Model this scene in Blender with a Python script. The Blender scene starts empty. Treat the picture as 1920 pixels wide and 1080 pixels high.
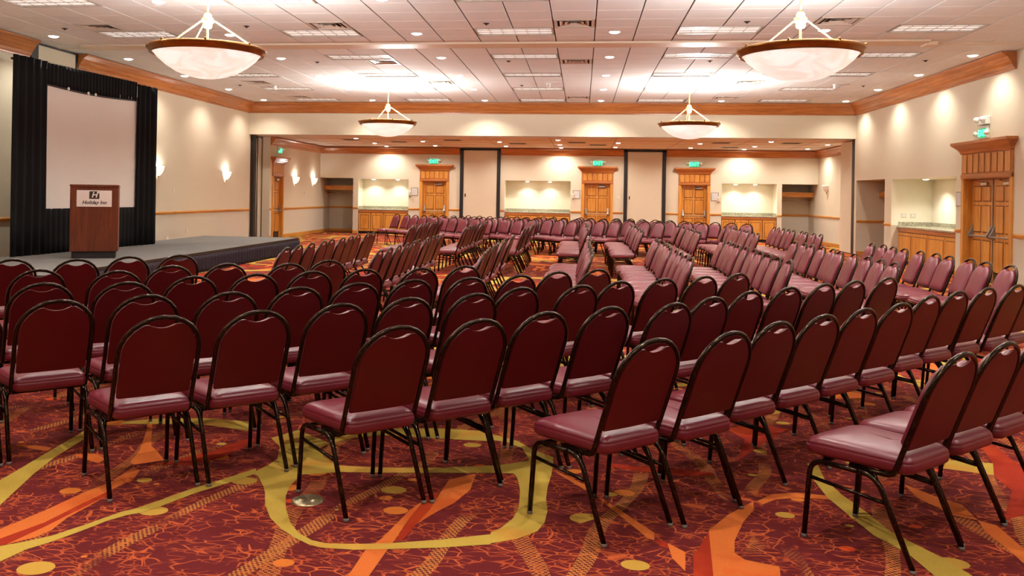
import bpy, math, random
from mathutils import Vector, Matrix, Euler
random.seed(7)
SC = bpy.context.scene
COL = SC.collection
R = math.radians
# ------------------------------------------------------------------ camera, world, exposure
HC = 1.5576
def make_camera():
    f, cx, cy, yaw, roll = 1662.8, 872.0, 364.0, -.1313, -.0163
    c = bpy.data.cameras.new('camera'); o = bpy.data.objects.new('camera', c); COL.objects.link(o)
    c.sensor_fit = 'HORIZONTAL'; c.sensor_width = 36.0; c.lens = f/1920*36
    c.shift_x = (960-cx)/1920; c.shift_y = (cy-540)/1920
    c.clip_start = .05; c.clip_end = 200
    fw = Vector((math.sin(yaw), math.cos(yaw), 0)); r0 = Vector((math.cos(yaw), -math.sin(yaw), 0)); d0 = Vector((0, 0, -1))
    r = r0*math.cos(roll)+d0*math.sin(roll); d = d0*math.cos(roll)-r0*math.sin(roll)
    M = Matrix((( r.x, -d.x, -fw.x), (r.y, -d.y, -fw.y), (r.z, -d.z, -fw.z)))
    o.matrix_world = Matrix.Translation((0, 0, HC)) @ M.to_4x4()
    SC.camera = o
make_camera()
W = bpy.data.worlds.new('world'); SC.world = W; W.use_nodes = True
W.node_tree.nodes['Background'].inputs[0].default_value = (1, .93, .85, 1)
W.node_tree.nodes['Background'].inputs[1].default_value = .02
vs = SC.view_settings
vs.view_transform = 'Standard'; vs.look = 'None'; vs.gamma = 1.0; vs.use_curve_mapping = False
vs.exposure = 1.22
cy_ = SC.cycles
cy_.max_bounces = 6; cy_.diffuse_bounces = 3; cy_.glossy_bounces = 2; cy_.transmission_bounces = 2; cy_.caustics_reflective = False; cy_.caustics_refractive = False
cy_.use_adaptive_sampling = True; cy_.adaptive_threshold = .08; cy_.light_sampling_threshold = .03; cy_.use_denoising = True
P_DOWN, P_WASH, P_FAR, P_NICHE, P_CHAND, P_SCONCE = 100, 54, 72, 18, 185, 4   # lamp powers
E_BOWL, E_LENS, E_TROFFER, E_SCONCE = .62, 6.0, .24, .85
WARM = (1.0, .945, .86); SOFT = (1.0, .985, .96)
# ------------------------------------------------------------------ helpers
def lin(r, g, b):
    f = lambda c: (c/255/12.92) if c <= 10 else ((c/255+.055)/1.055)**2.4
    return (f(r), f(g), f(b), 1)
class MB:
    def __init__(s): s.v = []; s.f = []; s.sm = []; s.mi = []
    def add(s, vs, fs, smooth=False, mi=0):
        b = len(s.v); s.v += [tuple(p) for p in vs]
        for f in fs: s.f.append(tuple(i+b for i in f)); s.sm.append(smooth); s.mi.append(mi)
        return s
    def box(s, x0, x1, y0, y1, z0, z1, mi=0):
        v = [(x, y, z) for z in (z0, z1) for y in (y0, y1) for x in (x0, x1)]
        return s.add(v, [(0, 2, 3, 1), (4, 5, 7, 6), (0, 1, 5, 4), (1, 3, 7, 5), (3, 2, 6, 7), (2, 0, 4, 6)], mi=mi)
    def bbox(s, x0, x1, y0, y1, z0, z1, b=.01):
        # chamfered box: 24 verts
        v = []; f = []
        X = (x0, x1); Y = (y0, y1); Z = (z0, z1); idx = {}
        for i in (0, 1):
            for j in (0, 1):
                for k in (0, 1):
                    sx, sy, sz = (b if i == 0 else -b), (b if j == 0 else -b), (b if k == 0 else -b)
                    for a, p in enumerate(((X[i], Y[j]+sy, Z[k]+sz), (X[i]+sx, Y[j], Z[k]+sz), (X[i]+sx, Y[j]+sy, Z[k]))):
                        idx[i, j, k, a] = len(v); v.append(p)
        g = lambda i, j, k, a: idx[i, j, k, a]
        for i in (0, 1):
            q = [g(i, 0, 0, 0), g(i, 1, 0, 0), g(i, 1, 1, 0), g(i, 0, 1, 0)]; f.append(q if i else q[::-1])
            q = [g(0, i, 0, 1), g(1, i, 0, 1), g(1, i, 1, 1), g(0, i, 1, 1)]; f.append(q[::-1] if i else q)
            q = [g(0, 0, i, 2), g(1, 0, i, 2), g(1, 1, i, 2), g(0, 1, i, 2)]; f.append(q if i else q[::-1])
        for i in (0, 1):
            for j in (0, 1):
                q = [g(i, j, 0, 0), g(i, j, 1, 0), g(i, j, 1, 1), g(i, j, 0, 1)]; f.append(q if i == j else q[::-1])
                q = [g(i, 0, j, 0), g(i, 0, j, 2), g(i, 1, j, 2), g(i, 1, j, 0)]; f.append(q if i == j else q[::-1])
                q = [g(0, i, j, 1), g(1, i, j, 1), g(1, i, j, 2), g(0, i, j, 2)]; f.append(q if i == j else q[::-1])
                for k in (0, 1):
                    q = [g(i, j, k, 0), g(i, j, k, 1), g(i, j, k, 2)]; f.append(q if (i+j+k) % 2 else q[::-1])
        return s.add(v, f)
    def tube(s, pts, r, n=8, cap=True, smooth=True):
        pts = [Vector(p) for p in pts]; rs = r if isinstance(r, (list, tuple)) else [r]*len(pts)
        t0 = (pts[1]-pts[0]).normalized()
        up = Vector((0, 0, 1)) if abs(t0.z) < .9 else Vector((1, 0, 0))
        u = t0.cross(up).normalized(); vs_ = []; m = len(pts)
        for i, p in enumerate(pts):
            t = ((pts[min(i+1, m-1)]-p).normalized()+(p-pts[max(i-1, 0)]).normalized()).normalized()
            u = (u-t*u.dot(t)).normalized(); w = t.cross(u)
            for k in range(n):
                a = 2*math.pi*k/n; vs_.append(p+(u*math.cos(a)+w*math.sin(a))*rs[i])
        fs = [(i*n+k, i*n+(k+1) % n, (i+1)*n+(k+1) % n, (i+1)*n+k) for i in range(m-1) for k in range(n)]
        s.add(vs_, fs, smooth)
        if cap:
            s.add([vs_[k] for k in range(n)], [tuple(range(n))[::-1]]); s.add([vs_[(m-1)*n+k] for k in range(n)], [tuple(range(n))])
        return s
    def lathe(s, prof, n=24, c=(0, 0, 0), smooth=True, a0=0, a1=360):
        full = abs(a1-a0) >= 360; m = n if full else n+1; v = []
        for r, z in prof:
            for k in range(m):
                a = R(a0+(a1-a0)*k/n); v.append((c[0]+r*math.cos(a), c[1]+r*math.sin(a), c[2]+z))
        f = []
        for i in range(len(prof)-1):
            for k in range(n):
                k2 = (k+1) % m if full else k+1
                f.append((i*m+k, i*m+k2, (i+1)*m+k2, (i+1)*m+k))
        return s.add(v, f, smooth)
    def ext(s, poly, mapf, a, b, smooth=False):
        # extrude a 2D polygon: mapf(t, p) -> 3D
        n = len(poly); v = [mapf(a, p) for p in poly]+[mapf(b, p) for p in poly]
        f = [(i, (i+1) % n, n+(i+1) % n, n+i) for i in range(n)]+[tuple(range(n))[::-1], tuple(range(n, 2*n))]
        return s.add(v, f, smooth)
    def grid(s, P, smooth=True, close=False):
        m, n = len(P), len(P[0]); v = [p for row in P for p in row]
        f = [(i*n+j, i*n+j+1, (i+1)*n+j+1, (i+1)*n+j) for i in range(m-1) for j in range(n-1)]
        return s.add(v, f, smooth)
    def mesh(s, name, mats):
        me = bpy.data.meshes.new(name); me.from_pydata(s.v, [], s.f)
        me.polygons.foreach_set('use_smooth', s.sm)
        if isinstance(mats, (list, tuple)):
            for m in mats: me.materials.append(m)
            me.polygons.foreach_set('material_index', s.mi)
        else: me.materials.append(mats)
        me.update(); return me
def fixn(me):
    import bmesh
    b = bmesh.new(); b.from_mesh(me); bmesh.ops.remove_doubles(b, verts=b.verts, dist=1e-5); bmesh.ops.recalc_face_normals(b, faces=b.faces); b.to_mesh(me); b.free(); return me
def link(name, data, parent=None, loc=(0, 0, 0), rot=(0, 0, 0)):
    o = bpy.data.objects.new(name, data); COL.objects.link(o)
    if parent: o.parent = parent
    o.location = loc; o.rotation_euler = rot; return o
def obj(name, mb, mat, parent=None, loc=(0, 0, 0), rot=(0, 0, 0)):
    return link(name, fixn(mb.mesh(name, mat)), parent, loc, rot)
def tag(o, label=None, cat=None, group=None, kind=None):
    if label: o['label'] = label
    if cat: o['category'] = cat
    if group: o['group'] = group
    if kind: o['kind'] = kind
    return o
def thing(name, label, cat, loc=(0, 0, 0), rz=0, group=None):
    o = bpy.data.objects.new(name, None); COL.objects.link(o); o.empty_display_size = .1
    o.location = loc; o.rotation_euler = (0, 0, rz); return tag(o, label, cat, group)
def struct(name, mb, mat, **k): return tag(obj(name, mb, mat, **k), kind='structure')
def sroot(name, loc=(0, 0, 0), rz=0):
    o = bpy.data.objects.new(name, None); COL.objects.link(o); o.empty_display_size = .1
    o.location = loc; o.rotation_euler = (0, 0, rz); return tag(o, kind='structure')
def spot(parent, power, loc, color, angle=110, blend=.6, rad=.06, rot=(0, 0, 0)):
    l = bpy.data.lights.new('lamp', 'SPOT'); l.energy = power; l.color = color; l.spot_size = R(angle); l.spot_blend = blend; l.shadow_soft_size = rad
    return link('lamp', l, parent, loc, rot)
def point(parent, power, loc, color, rad=.08):
    l = bpy.data.lights.new('lamp', 'POINT'); l.energy = power; l.color = color; l.shadow_soft_size = rad
    return link('lamp', l, parent, loc)
ORD = ['first', 'second', 'third', 'fourth', 'fifth', 'sixth', 'seventh', 'eighth', 'ninth', 'tenth', 'eleventh', 'twelfth']
# ------------------------------------------------------------------ materials
class NT:
    def __init__(s, name):
        s.m = bpy.data.materials.new(name); s.m.use_nodes = True; s.t = s.m.node_tree; s.b = s.t.nodes['Principled BSDF']
    def n(s, typ, **k):
        nd = s.t.nodes.new(typ)
        for a, b in k.items(): setattr(nd, a, b)
        return nd
    def l(s, a, b): s.t.links.new(a, b)
    def inp(s, node, i, v):
        if hasattr(v, 'is_linked') or hasattr(v, 'links'): s.l(v, node.inputs[i])
        else: node.inputs[i].default_value = v
    def math(s, op, a, b=0.0, c=None):
        nd = s.n('ShaderNodeMath', operation=op); s.inp(nd, 0, a); s.inp(nd, 1, b)
        if c is not None: s.inp(nd, 2, c)
        return nd.outputs[0]
    def step(s, v, lo, hi):
        nd = s.n('ShaderNodeMapRange', interpolation_type='SMOOTHSTEP'); s.inp(nd, 0, v); nd.inputs[1].default_value = lo; nd.inputs[2].default_value = hi
        return nd.outputs[0]
    def mix(s, f, a, b):
        nd = s.n('ShaderNodeMix', data_type='RGBA'); s.inp(nd, 0, f); s.inp(nd, 6, a); s.inp(nd, 7, b); return nd.outputs[2]
    def coord(s, scale=(1, 1, 1), rot=(0, 0, 0), loc=(0, 0, 0), kind='Object'):
        tc = s.n('ShaderNodeTexCoord'); mp = s.n('ShaderNodeMapping'); s.l(tc.outputs[kind], mp.inputs[0])
        mp.inputs[1].default_value = loc; mp.inputs[2].default_value = rot; mp.inputs[3].default_value = scale
        return mp.outputs[0]
    def noise(s, co, sc=5, det=3, rough=.5, dist=0):
        nd = s.n('ShaderNodeTexNoise'); s.l(co, nd.inputs['Vector']); nd.inputs['Scale'].default_value = sc; nd.inputs['Detail'].default_value = det
        nd.inputs['Roughness'].default_value = rough; nd.inputs['Distortion'].default_value = dist; return nd.outputs[0]
    def bump(s, h, st=.2, d=.01):
        nd = s.n('ShaderNodeBump'); s.l(h, nd.inputs['Height']); nd.inputs['Strength'].default_value = st; nd.inputs['Distance'].default_value = d; s.l(nd.outputs[0], s.b.inputs['Normal'])
    def base(s, c, rough=.5, metal=0, spec=.5, coat=0):
        s.inp(s.b, 'Base Color', c); s.b.inputs['Roughness'].default_value = rough; s.b.inputs['Metallic'].default_value = metal
        s.b.inputs['Specular IOR Level'].default_value = spec; s.b.inputs['Coat Weight'].default_value = coat; s.b.inputs['Coat Roughness'].default_value = .25
        return s
    def emit(s, c, st): s.inp(s.b, 'Emission Color', c); s.b.inputs['Emission Strength'].default_value = st; return s
def simple(name, c, rough=.5, metal=0, spec=.5, var=.12, sc=8, bump=0, coat=0):
    k = NT(name); n_ = k.noise(k.coord(), sc, 4)
    d = tuple(x*(1-var) for x in c[:3])+(1,); u = tuple(min(1, x*(1+var)) for x in c[:3])+(1,)
    k.base(k.mix(n_, d, u), rough, metal, spec, coat)
    if bump: k.bump(k.noise(k.coord(), sc*12, 2), bump, .003)
    return k.m
def wood(name, c1, c2, axis='Z', rough=.38, sc=9, coat=.15):
    k = NT(name); st = {'X': (.08, 1, 1), 'Y': (1, .08, 1), 'Z': (1, 1, .08)}[axis]
    co = k.coord(scale=st); a = k.noise(co, sc, 5, .6, 1.2); b = k.noise(co, sc*7, 3, .6)
    f = k.math('ADD', k.math('MULTIPLY', a, .7), k.math('MULTIPLY', b, .3))
    k.base(k.mix(k.step(f, .32, .68), c1, c2), rough, 0, .4, coat); k.bump(b, .08, .002); return k.m
M = {}
def wallpaper(name, up, low, rail):
    k = NT(name); tc = k.n('ShaderNodeTexCoord'); sx = k.n('ShaderNodeSeparateXYZ'); k.l(tc.outputs['Object'], sx.inputs[0])
    f = k.math('GREATER_THAN', sx.outputs[2], rail); c = k.mix(f, low, up)
    n_ = k.noise(k.coord(scale=(60, 60, 4)), 1.5, 2); c2 = k.mix(k.math('MULTIPLY', n_, .16), c, (c_dark := tuple(x*.6 for x in up[:3])+(1,)))
    k.base(c2, .75, 0, .25); k.bump(n_, .15, .002); return k.m
M['wall'] = wallpaper('beige_wallcovering', lin(226, 214, 189), lin(217, 207, 187), .965)
M['cream'] = simple('cream_niche_paint', lin(245, 239, 216), .7, var=.03)
M['panel'] = simple('beige_partition_fabric', lin(220, 206, 180), .85, var=.05, sc=40)
M['tile'] = simple('white_ceiling_tile', lin(230, 230, 228), .85, var=.04, sc=60, bump=.15)
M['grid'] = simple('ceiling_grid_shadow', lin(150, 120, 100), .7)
M['track'] = simple('cream_track', lin(226, 208, 184), .5, var=.03)
M['white'] = simple('white_enamel', lin(240, 238, 232), .4, var=.02)
M['plastic'] = simple('ivory_plastic', lin(225, 215, 195), .4, var=.03)
M['vent'] = simple('diffuser_metal', lin(205, 190, 175), .45, var=.05)
M['dark'] = simple('dark_void', lin(28, 22, 18), .8)
M['black'] = simple('black_jamb', lin(30, 26, 24), .5)
for ax in 'XYZ':
    M['crown'+ax] = wood('oak_trim_'+ax, lin(160, 92, 44), lin(202, 128, 68), ax, .3)
    M['door'+ax] = wood('oak_door_'+ax, lin(192, 122, 44), lin(226, 162, 76), ax, .35)
M['groove_shade'] = simple('wood_groove_shade', lin(126, 72, 28), .5)  # darker oak colour, paints in the shade of grooves and gaps
M['mahog'] = wood('mahogany_lectern', lin(82, 36, 18), lin(112, 54, 30), 'Z', .35, 14)
M['chrome'] = simple('satin_steel', lin(200, 196, 190), .25, 1.0, var=.05)
M['steel'] = simple('grey_hardware', lin(150, 144, 138), .35, .4, var=.08)
M['brass'] = simple('aged_brass', lin(168, 128, 66), .28, 1.0, var=.3, sc=12)
M['rim'] = simple('bronze_rim', lin(150, 104, 54), .28, .85, var=.35, sc=10)
M['rod'] = simple('pale_brass_rod', lin(205, 180, 126), .35, .5, var=.06)
M['nickel'] = simple('floor_plate_metal', lin(196, 180, 140), .3, .9, var=.3, sc=60)
M['paper'] = simple('paper_notice', lin(208, 204, 200), .7, var=.05)
M['fabric'] = simple('black_drape', lin(15, 14, 16), .85, 0, .25, var=.3, sc=30)
M['skirt'] = simple('black_stage_skirt', lin(50, 41, 50), .8, 0, .3, var=.3, sc=25)
M['deck'] = simple('grey_stage_carpet', lin(118, 114, 110), .9, 0, .2, var=.12, sc=60, bump=.3)
M['screen'] = simple('matte_screen', lin(236, 229, 222), .8, 0, .2, var=.01)
M['ink'] = simple('brown_ink', lin(48, 30, 22), .6)
M['plate'] = simple('sign_white', lin(226, 210, 202), .5, var=.02)
def granite():
    k = NT('granite'); a = k.noise(k.coord(), 55, 4, .7); b = k.noise(k.coord(), 160, 2)
    k.base(k.mix(k.step(k.math('ADD', k.math('MULTIPLY', a, .6), k.math('MULTIPLY', b, .4)), .42, .6), lin(112, 108, 84), lin(222, 216, 190)), .2); return k.m
M['granite'] = granite()
def vinyl(name, c1, c2, rough=.36, spec=.55):
    k = NT(name); n_ = k.noise(k.coord(), 6, 3); g = k.noise(k.coord(), 320, 2)
    k.base(k.mix(n_, c1, c2), rough, 0, spec, .12); k.bump(g, .12, .0008); return k.m
M['vinyl'] = vinyl('burgundy_vinyl', lin(108, 27, 42), lin(123, 35, 51), .38, .65)
M['backvinyl'] = vinyl('burgundy_back_shaded', lin(92, 14, 20), lin(102, 19, 25), .5, .3)  # same vinyl as the seats, darkened to paint in the shaded backs
def hammered():
    k = NT('bronze_hammered_tube'); a = k.noise(k.coord(), 90, 3); k.base(k.mix(k.step(a, .45, .75), lin(44, 34, 25), lin(84, 66, 46)), .2, .85, .5); k.bump(a, .2, .001); return k.m
M['tube'] = hammered()
M['glide'] = simple('clear_glide', lin(112, 98, 88), .35, var=.1)
def emitter(name, c, st, var=0.0, sc=3):
    k = NT(name); k.base(c, .4)
    if var:
        n_ = k.noise(k.coord(), sc, 5, .6, 2.0); d = tuple(x*y for x, y in zip(c[:3], (1-var*.5, 1-var*.8, 1-var)))+(1,)
        k.emit(k.mix(k.step(n_, .4, .62), d, c), st)
    else: k.emit(c, st)
    return k.m
M['bowl'] = emitter('lit_alabaster', (1, .96, .9, 1), E_BOWL*.58, .28, 3.2)
M['sconce'] = emitter('lit_sconce_glass', (1, .93, .84, 1), E_SCONCE*.45)
M['sconce_off'] = simple('sconce_glass', lin(238, 232, 222), .4, var=.03)
M['lens'] = emitter('downlight_lens', (1, .93, .82, 1), E_LENS)
M['troffer'] = emitter('troffer_panel', (1, .96, .9, 1), E_TROFFER)
M['louvre'] = simple('louvre_white', lin(170, 160, 150), .35, var=.03)
M['exitgreen'] = emitter('exit_green', (.05, .78, .30, 1), 1.8)
M['exitface'] = emitter('exit_face', (.02, .34, .14, 1), .4)
# ---- carpet
def carpet():
    k = NT('patterned_carpet'); co = k.coord()
    wn = k.n('ShaderNodeTexNoise'); k.l(co, wn.inputs['Vector']); wn.inputs['Scale'].default_value = 3.0; wn.inputs['Detail'].default_value = 3
    va = k.n('ShaderNodeVectorMath', operation='MULTIPLY_ADD'); k.l(wn.outputs['Color'], va.inputs[0]); va.inputs[1].default_value = (.18, .18, 0); k.l(co, va.inputs[2]); wco = va.outputs[0]
    big = k.noise(co, 1.2, 2); c = k.mix(big, lin(98, 25, 29), lin(118, 33, 34))
    # light purple-brown fleck
    fl = k.noise(co, 90, 2); c = k.mix(k.math('MULTIPLY', fl, .35), c, lin(70, 20, 34))
    # lightning veins
    def vein(sc, wd, off, nz):
        mp = k.n('ShaderNodeMapping'); k.l(wco, mp.inputs[0]); mp.inputs[1].default_value = (off, off*.7, 0); mp.inputs[3].default_value = (1, 1.7, 1); mp.inputs[2].default_value = (0, 0, R(25))
        v = k.n('ShaderNodeTexVoronoi', feature='DISTANCE_TO_EDGE'); k.l(mp.outputs[0], v.inputs['Vector']); v.inputs['Scale'].default_value = sc
        e = k.math('SUBTRACT', 1.0, k.step(v.outputs['Distance'], wd*.3, wd)); n2 = k.step(k.noise(co, nz, 2), .44, .54)
        return k.math('MULTIPLY', e, n2)
    c = k.mix(k.math('MULTIPLY', vein(8.5, .045, 0, 5.5), .9), c, lin(206, 96, 48))
    c = k.mix(k.math('MULTIPLY', vein(15, .07, 4.3, 7.0), .8), c, lin(186, 80, 44))
    # woven checker ribbons
    def weave(ang, per, wid, off):
        mp = k.n('ShaderNodeMapping'); k.l(co, mp.inputs[0]); mp.inputs[2].default_value = (0, 0, R(ang)); mp.inputs[1].default_value = (off, 0, 0)
        sx = k.n('ShaderNodeSeparateXYZ'); k.l(mp.outputs[0], sx.inputs[0])
        w = k.math('ADD', sx.outputs[0], k.math('MULTIPLY', k.noise(co, .9, 1), .35))
        p = k.math('PINGPONG', w, per*.5); band = k.math('LESS_THAN', p, wid)
        ch = k.n('ShaderNodeTexChecker'); k.l(mp.outputs[0], ch.inputs['Vector']); ch.inputs['Scale'].default_value = 74; ch.inputs[1].default_value = (1, 1, 1, 1); ch.inputs[2].default_value = (0, 0, 0, 1)
        ap = k.step(k.noise(co, 1.7, 2), .40, .52)
        return k.math('MULTIPLY', k.math('MULTIPLY', band, ch.outputs[1]), ap)
    c = k.mix(weave(14, .62, .036, .1), c, lin(190, 122, 60))
    c = k.mix(weave(-9, 1.1, .04, .5), c, lin(182, 108, 54))
    # gold and orange spots
    def dots(sc, rad, off, thr, col):
        mp = k.n('ShaderNodeMapping'); k.l(co, mp.inputs[0]); mp.inputs[1].default_value = (off, off*1.3, 0); mp.inputs[3].default_value = (1, 1.15, 1)
        v = k.n('ShaderNodeTexVoronoi', feature='F1'); k.l(mp.outputs[0], v.inputs['Vector']); v.inputs['Scale'].default_value = sc
        sp = k.n('ShaderNodeSeparateColor'); k.l(v.outputs['Color'], sp.inputs[0])
        d = k.math('LESS_THAN', v.outputs['Distance'], k.math('MULTIPLY', sp.outputs[1], rad)); s_ = k.math('GREATER_THAN', sp.outputs[0], thr)
        return k.math('MULTIPLY', d, s_), k.mix(k.step(sp.outputs[2], .35, .65), col, lin(214, 118, 46))
    f, cc = dots(3.6, .30, 3.0, .28, lin(196, 152, 62)); c = k.mix(f, c, cc)
    f, cc = dots(4.6, .26, 9.0, .72, lin(216, 76, 34)); c = k.mix(f, c, cc)
    k.base(c, .95, 0, .12); k.b.inputs['Sheen Weight'].default_value = .08; k.b.inputs['Sheen Roughness'].default_value = .45; k.b.inputs['Sheen Tint'].default_value = (1, .55, .3, 1); k.bump(k.noise(co, 260, 2), .45, .004); return k.m
M['carpet'] = carpet()
def inlay(name, c1, c2, c3, amt):
    k = NT(name); co = k.coord(); c = k.mix(k.noise(co, 120, 2), c1, c2)
    c = k.mix(k.math('MULTIPLY', k.step(k.noise(co, 2.3, 3), .52, .66), amt), c, c3)
    k.base(c, .95, 0, .12); k.bump(k.noise(co, 260, 2), .45, .004); return k.m
M['gold'] = inlay('carpet_gold', lin(176, 144, 56), lin(204, 172, 78), lin(206, 140, 58), .6)
M['orange'] = inlay('carpet_orange', lin(198, 94, 38), lin(222, 122, 58), lin(206, 84, 34), .6)
M['redor'] = inlay('carpet_red', lin(150, 40, 24), lin(172, 54, 28), lin(196, 72, 30), .5)
# ------------------------------------------------------------------ geometry constants
XL, XR, YS, YB = -10.318, 7.71, 26.503, 32.92
XL2, XR2, YF = -9.95, 8.32, -4.0
CZ, CF = 4.301, 3.30            # ceilings
T = .67; GX = .167; GY = 14.562 # tile module
def rects(a0, a1, z0, z1, ops):
    A = sorted({a0, a1} | {v for o in ops for v in o[:2]}); Z = sorted({z0, z1} | {v for o in ops for v in o[2:]}); out = []
    for i in range(len(A)-1):
        run = None
        for j in range(len(Z)-1):
            m, n_ = (A[i]+A[i+1])/2, (Z[j]+Z[j+1])/2
            if any(o[0] < m < o[1] and o[2] < n_ < o[3] for o in ops): continue
            out.append((A[i], A[i+1], Z[j], Z[j+1]))
    return out
def wallX(name, x, th, y0, y1, z1, ops=()):
    mb = MB()
    for a, b, c, d in rects(y0, y1, 0, z1, ops): mb.box(min(x, x+th), max(x, x+th), a, b, c, d)
    return struct(name, mb, M['wall'])
def wallY(name, y, th, x0, x1, z1, ops=()):
    mb = MB()
    for a, b, c, d in rects(x0, x1, 0, z1, ops): mb.box(a, b, min(y, y+th), max(y, y+th), c, d)
    return struct(name, mb, M['wall'])
# floor
floor = struct('floor', MB().box(XL-.3, 9.8, YF-.3, YB+1.6, -.12, 0), M['carpet'])
wall_left = wallX('wall_left', XL, -.3, YF, 26.64, 4.36)
wall_left2 = wallX('wall_left.001', XL2, -.25, 27.41, YB+1.5, 3.34, [(27.70, 28.61, 0, 2.04)])
ALC_R, NICH_R, DOOR_R = (24.02, 26.41, 0, 2.12), (19.62, 23.52, 0, 2.11), (17.26, 19.19, 0, 2.03)
wall_right = wallX('wall_right', XR, .25, YF, 26.60, 4.36, [ALC_R, NICH_R, DOOR_R])
wall_right2 = wallX('wall_right.001', XR2, .25, 27.98, YB+1.5, 3.34)
BACK_OPS = [(XL2, -8.65, 0, 2.10), (-8.45, -6.50, 0, 2.08), (-5.97, -5.06, 0, 2.02), (-2.86, -.42, 0, 2.10), (.07, 1.02, 0, 2.02), (3.56, 4.48, 0, 2.01), (4.98, 6.92, 0, 2.10), (7.08, XR2, 0, 2.10)]
wall_back = wallY('wall_back', YB, .2, XL2, XR2, 3.34, BACK_OPS)
wall_front = wallY('wall_front', YF, -.2, XL-.3, XR+.3, 4.36)
bulk = MB().box(XL-.3, XR+.25, YS, YS+.4, 3.314, 4.36)
struct('wall_bulkhead', bulk, M['wall'])
struct('wall_left.002', MB().box(XL-.3, XL-.1, 26.64, 27.7, 0, 3.34), M['wall'])
struct('wall_right.002', MB().box(XR+.13, XR+.25, 26.60, 28.0, 0, 3.34), M['wall']); struct('wall_right.003', MB().box(XR+.14, XR2+.25, 28.0, 28.06, 0, 3.34), M['wall'])
struct('ceiling.002', MB().box(XL-.3, XL2-.2, 26.9, 27.7, 3.34, 3.42).box(XR, XR2+.3, 26.9, 28.06, 3.34, 3.42), M['wall'])
# recesses behind the openings, children of their wall
def recess_back(x0, x1, z1, dep, m, wall=wall_back):
    y = YB+.2; t = .06; mb = MB()
    mb.box(x0-t, x1+t, YB+dep, YB+dep+t, 0, z1+t); 
    if x0 > XL2: mb.box(x0-t, x0, y, YB+dep, 0, z1+t)
    if x1 < XR2: mb.box(x1, x1+t, y, YB+dep, 0, z1+t)
    mb.box(x0-t, x1+t, y-.01, YB+dep, z1, z1+t)
    return obj('recess', mb, m, wall)
for o_, dep, m in ((BACK_OPS[0], 1.3, 'wall'), (BACK_OPS[7], 1.3, 'wall'), (BACK_OPS[1], .72, 'cream'), (BACK_OPS[3], .72, 'cream'), (BACK_OPS[6], .72, 'cream')):
    recess_back(o_[0], o_[1], o_[3], dep, M[m])
def recess_right(y0, y1, z1, dep, m):
    x = XR+.25; t = .06; mb = MB()
    mb.box(XR+dep, XR+dep+t, y0-t, y1+t, 0, z1+t); mb.box(x, XR+dep, y0-t, y0, 0, z1+t); mb.box(x, XR+dep, y1, y1+t, 0, z1+t); mb.box(x-.01, XR+dep, y0-t, y1+t, z1, z1+t)
    return obj('recess', mb, m, wall_right)
recess_right(24.02, 26.41, 2.12, 1.25, M['wall']); recess_right(19.62, 23.52, 2.11, .97, M['cream'])
# ---- cream lining of the lit niches (thin reveals over the wall thickness)
def lining_back(x0, x1, z0, z1):
    mb = MB(); e = .006
    mb.box(x0, x0+e, YB+.002, YB+.2, z0, z1); mb.box(x1-e, x1, YB+.002, YB+.2, z0, z1); mb.box(x0, x1, YB+.002, YB+.2, z1-e, z1); return obj('reveal', mb, M['cream'], wall_back)
for i in (1, 3, 6): lining_back(BACK_OPS[i][0], BACK_OPS[i][1], .95, BACK_OPS[i][3])
mb = MB(); mb.box(XR+.002, XR+.25, 23.514, 23.52, .95, 2.11); mb.box(XR+.002, XR+.25, 19.62, 19.626, .95, 2.11); mb.box(XR+.002, XR+.25, 19.62, 23.52, 2.104, 2.11)
obj('reveal', mb, M['cream'], wall_right)
# ------------------------------------------------------------------ ceilings
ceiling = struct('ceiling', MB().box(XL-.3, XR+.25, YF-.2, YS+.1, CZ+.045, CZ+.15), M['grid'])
ceiling2 = struct('ceiling.001', MB().box(XL2-.4, XR2+.3, YS+.35, YB+.2, CF, CF+.1), simple('far_ceiling', lin(232, 220, 210), .85, var=.04))
TROF_COLS = [-13, -8, -3, 2, 7]; TROF_ROWS = [0, 4, 8, 12, 16, -4]
VENTS = [(-1, -1), (-1, 5), (-1, 15), (-7, -1), (-7, 5), (-13, -1), (-13, 10), (-13, 15), (5, -1), (5, 10), (5, 15), (-6, 10)]
used = set()
for i in TROF_COLS:
    for j in TROF_ROWS: used |= {(i, j), (i+1, j)}
used |= set(VENTS)
tile_mb = MB().bbox(-T/2+.009, T/2-.009, -T/2+.003, T/2-.003, 0, .014, .004)
tile_me = fixn(tile_mb.mesh('ceiling_tile', M['tile'])); rest = MB(); nt = 0
for j in range(-28, 18):
    for i in range(-16, 12):
        if (i, j) in used: continue
        x, y = GX+T*(i+.5), GY+T*(j+.5)
        x0, x1 = max(x-T/2, XL), min(x+T/2, XR); y1 = min(y+T/2, YS)
        if x1-x0 < .1 or y1-(y-T/2) < .1: continue
        full = x1-x0 > T-.01 and y1-(y-T/2) > T-.01
        if full and j >= -3 and nt < 298: link('ceiling_tile', tile_me, ceiling, (x, y, CZ)); nt += 1
        else: rest.box(x0+.009, x1-.009, y-T/2+.003, y1-.003, CZ, CZ+.014)
tag(obj('ceiling_tile_field', rest, M['tile'], ceiling), 'square white ceiling tiles', kind='stuff')
# partition track across the ceiling
struct('trim_ceiling_track', MB().box(-9.6, 5.8, 15.88, 16.36, CZ-.03, CZ+.002).box(XL+.02, -9.6, 16.26, 16.32, CZ-.012, CZ+.002).box(5.8, XR-.02, 16.26, 16.32, CZ-.012, CZ+.002).box(5.80, 5.98, 16.06, 16.34, CZ-.06, CZ+.002), M['track'])
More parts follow.
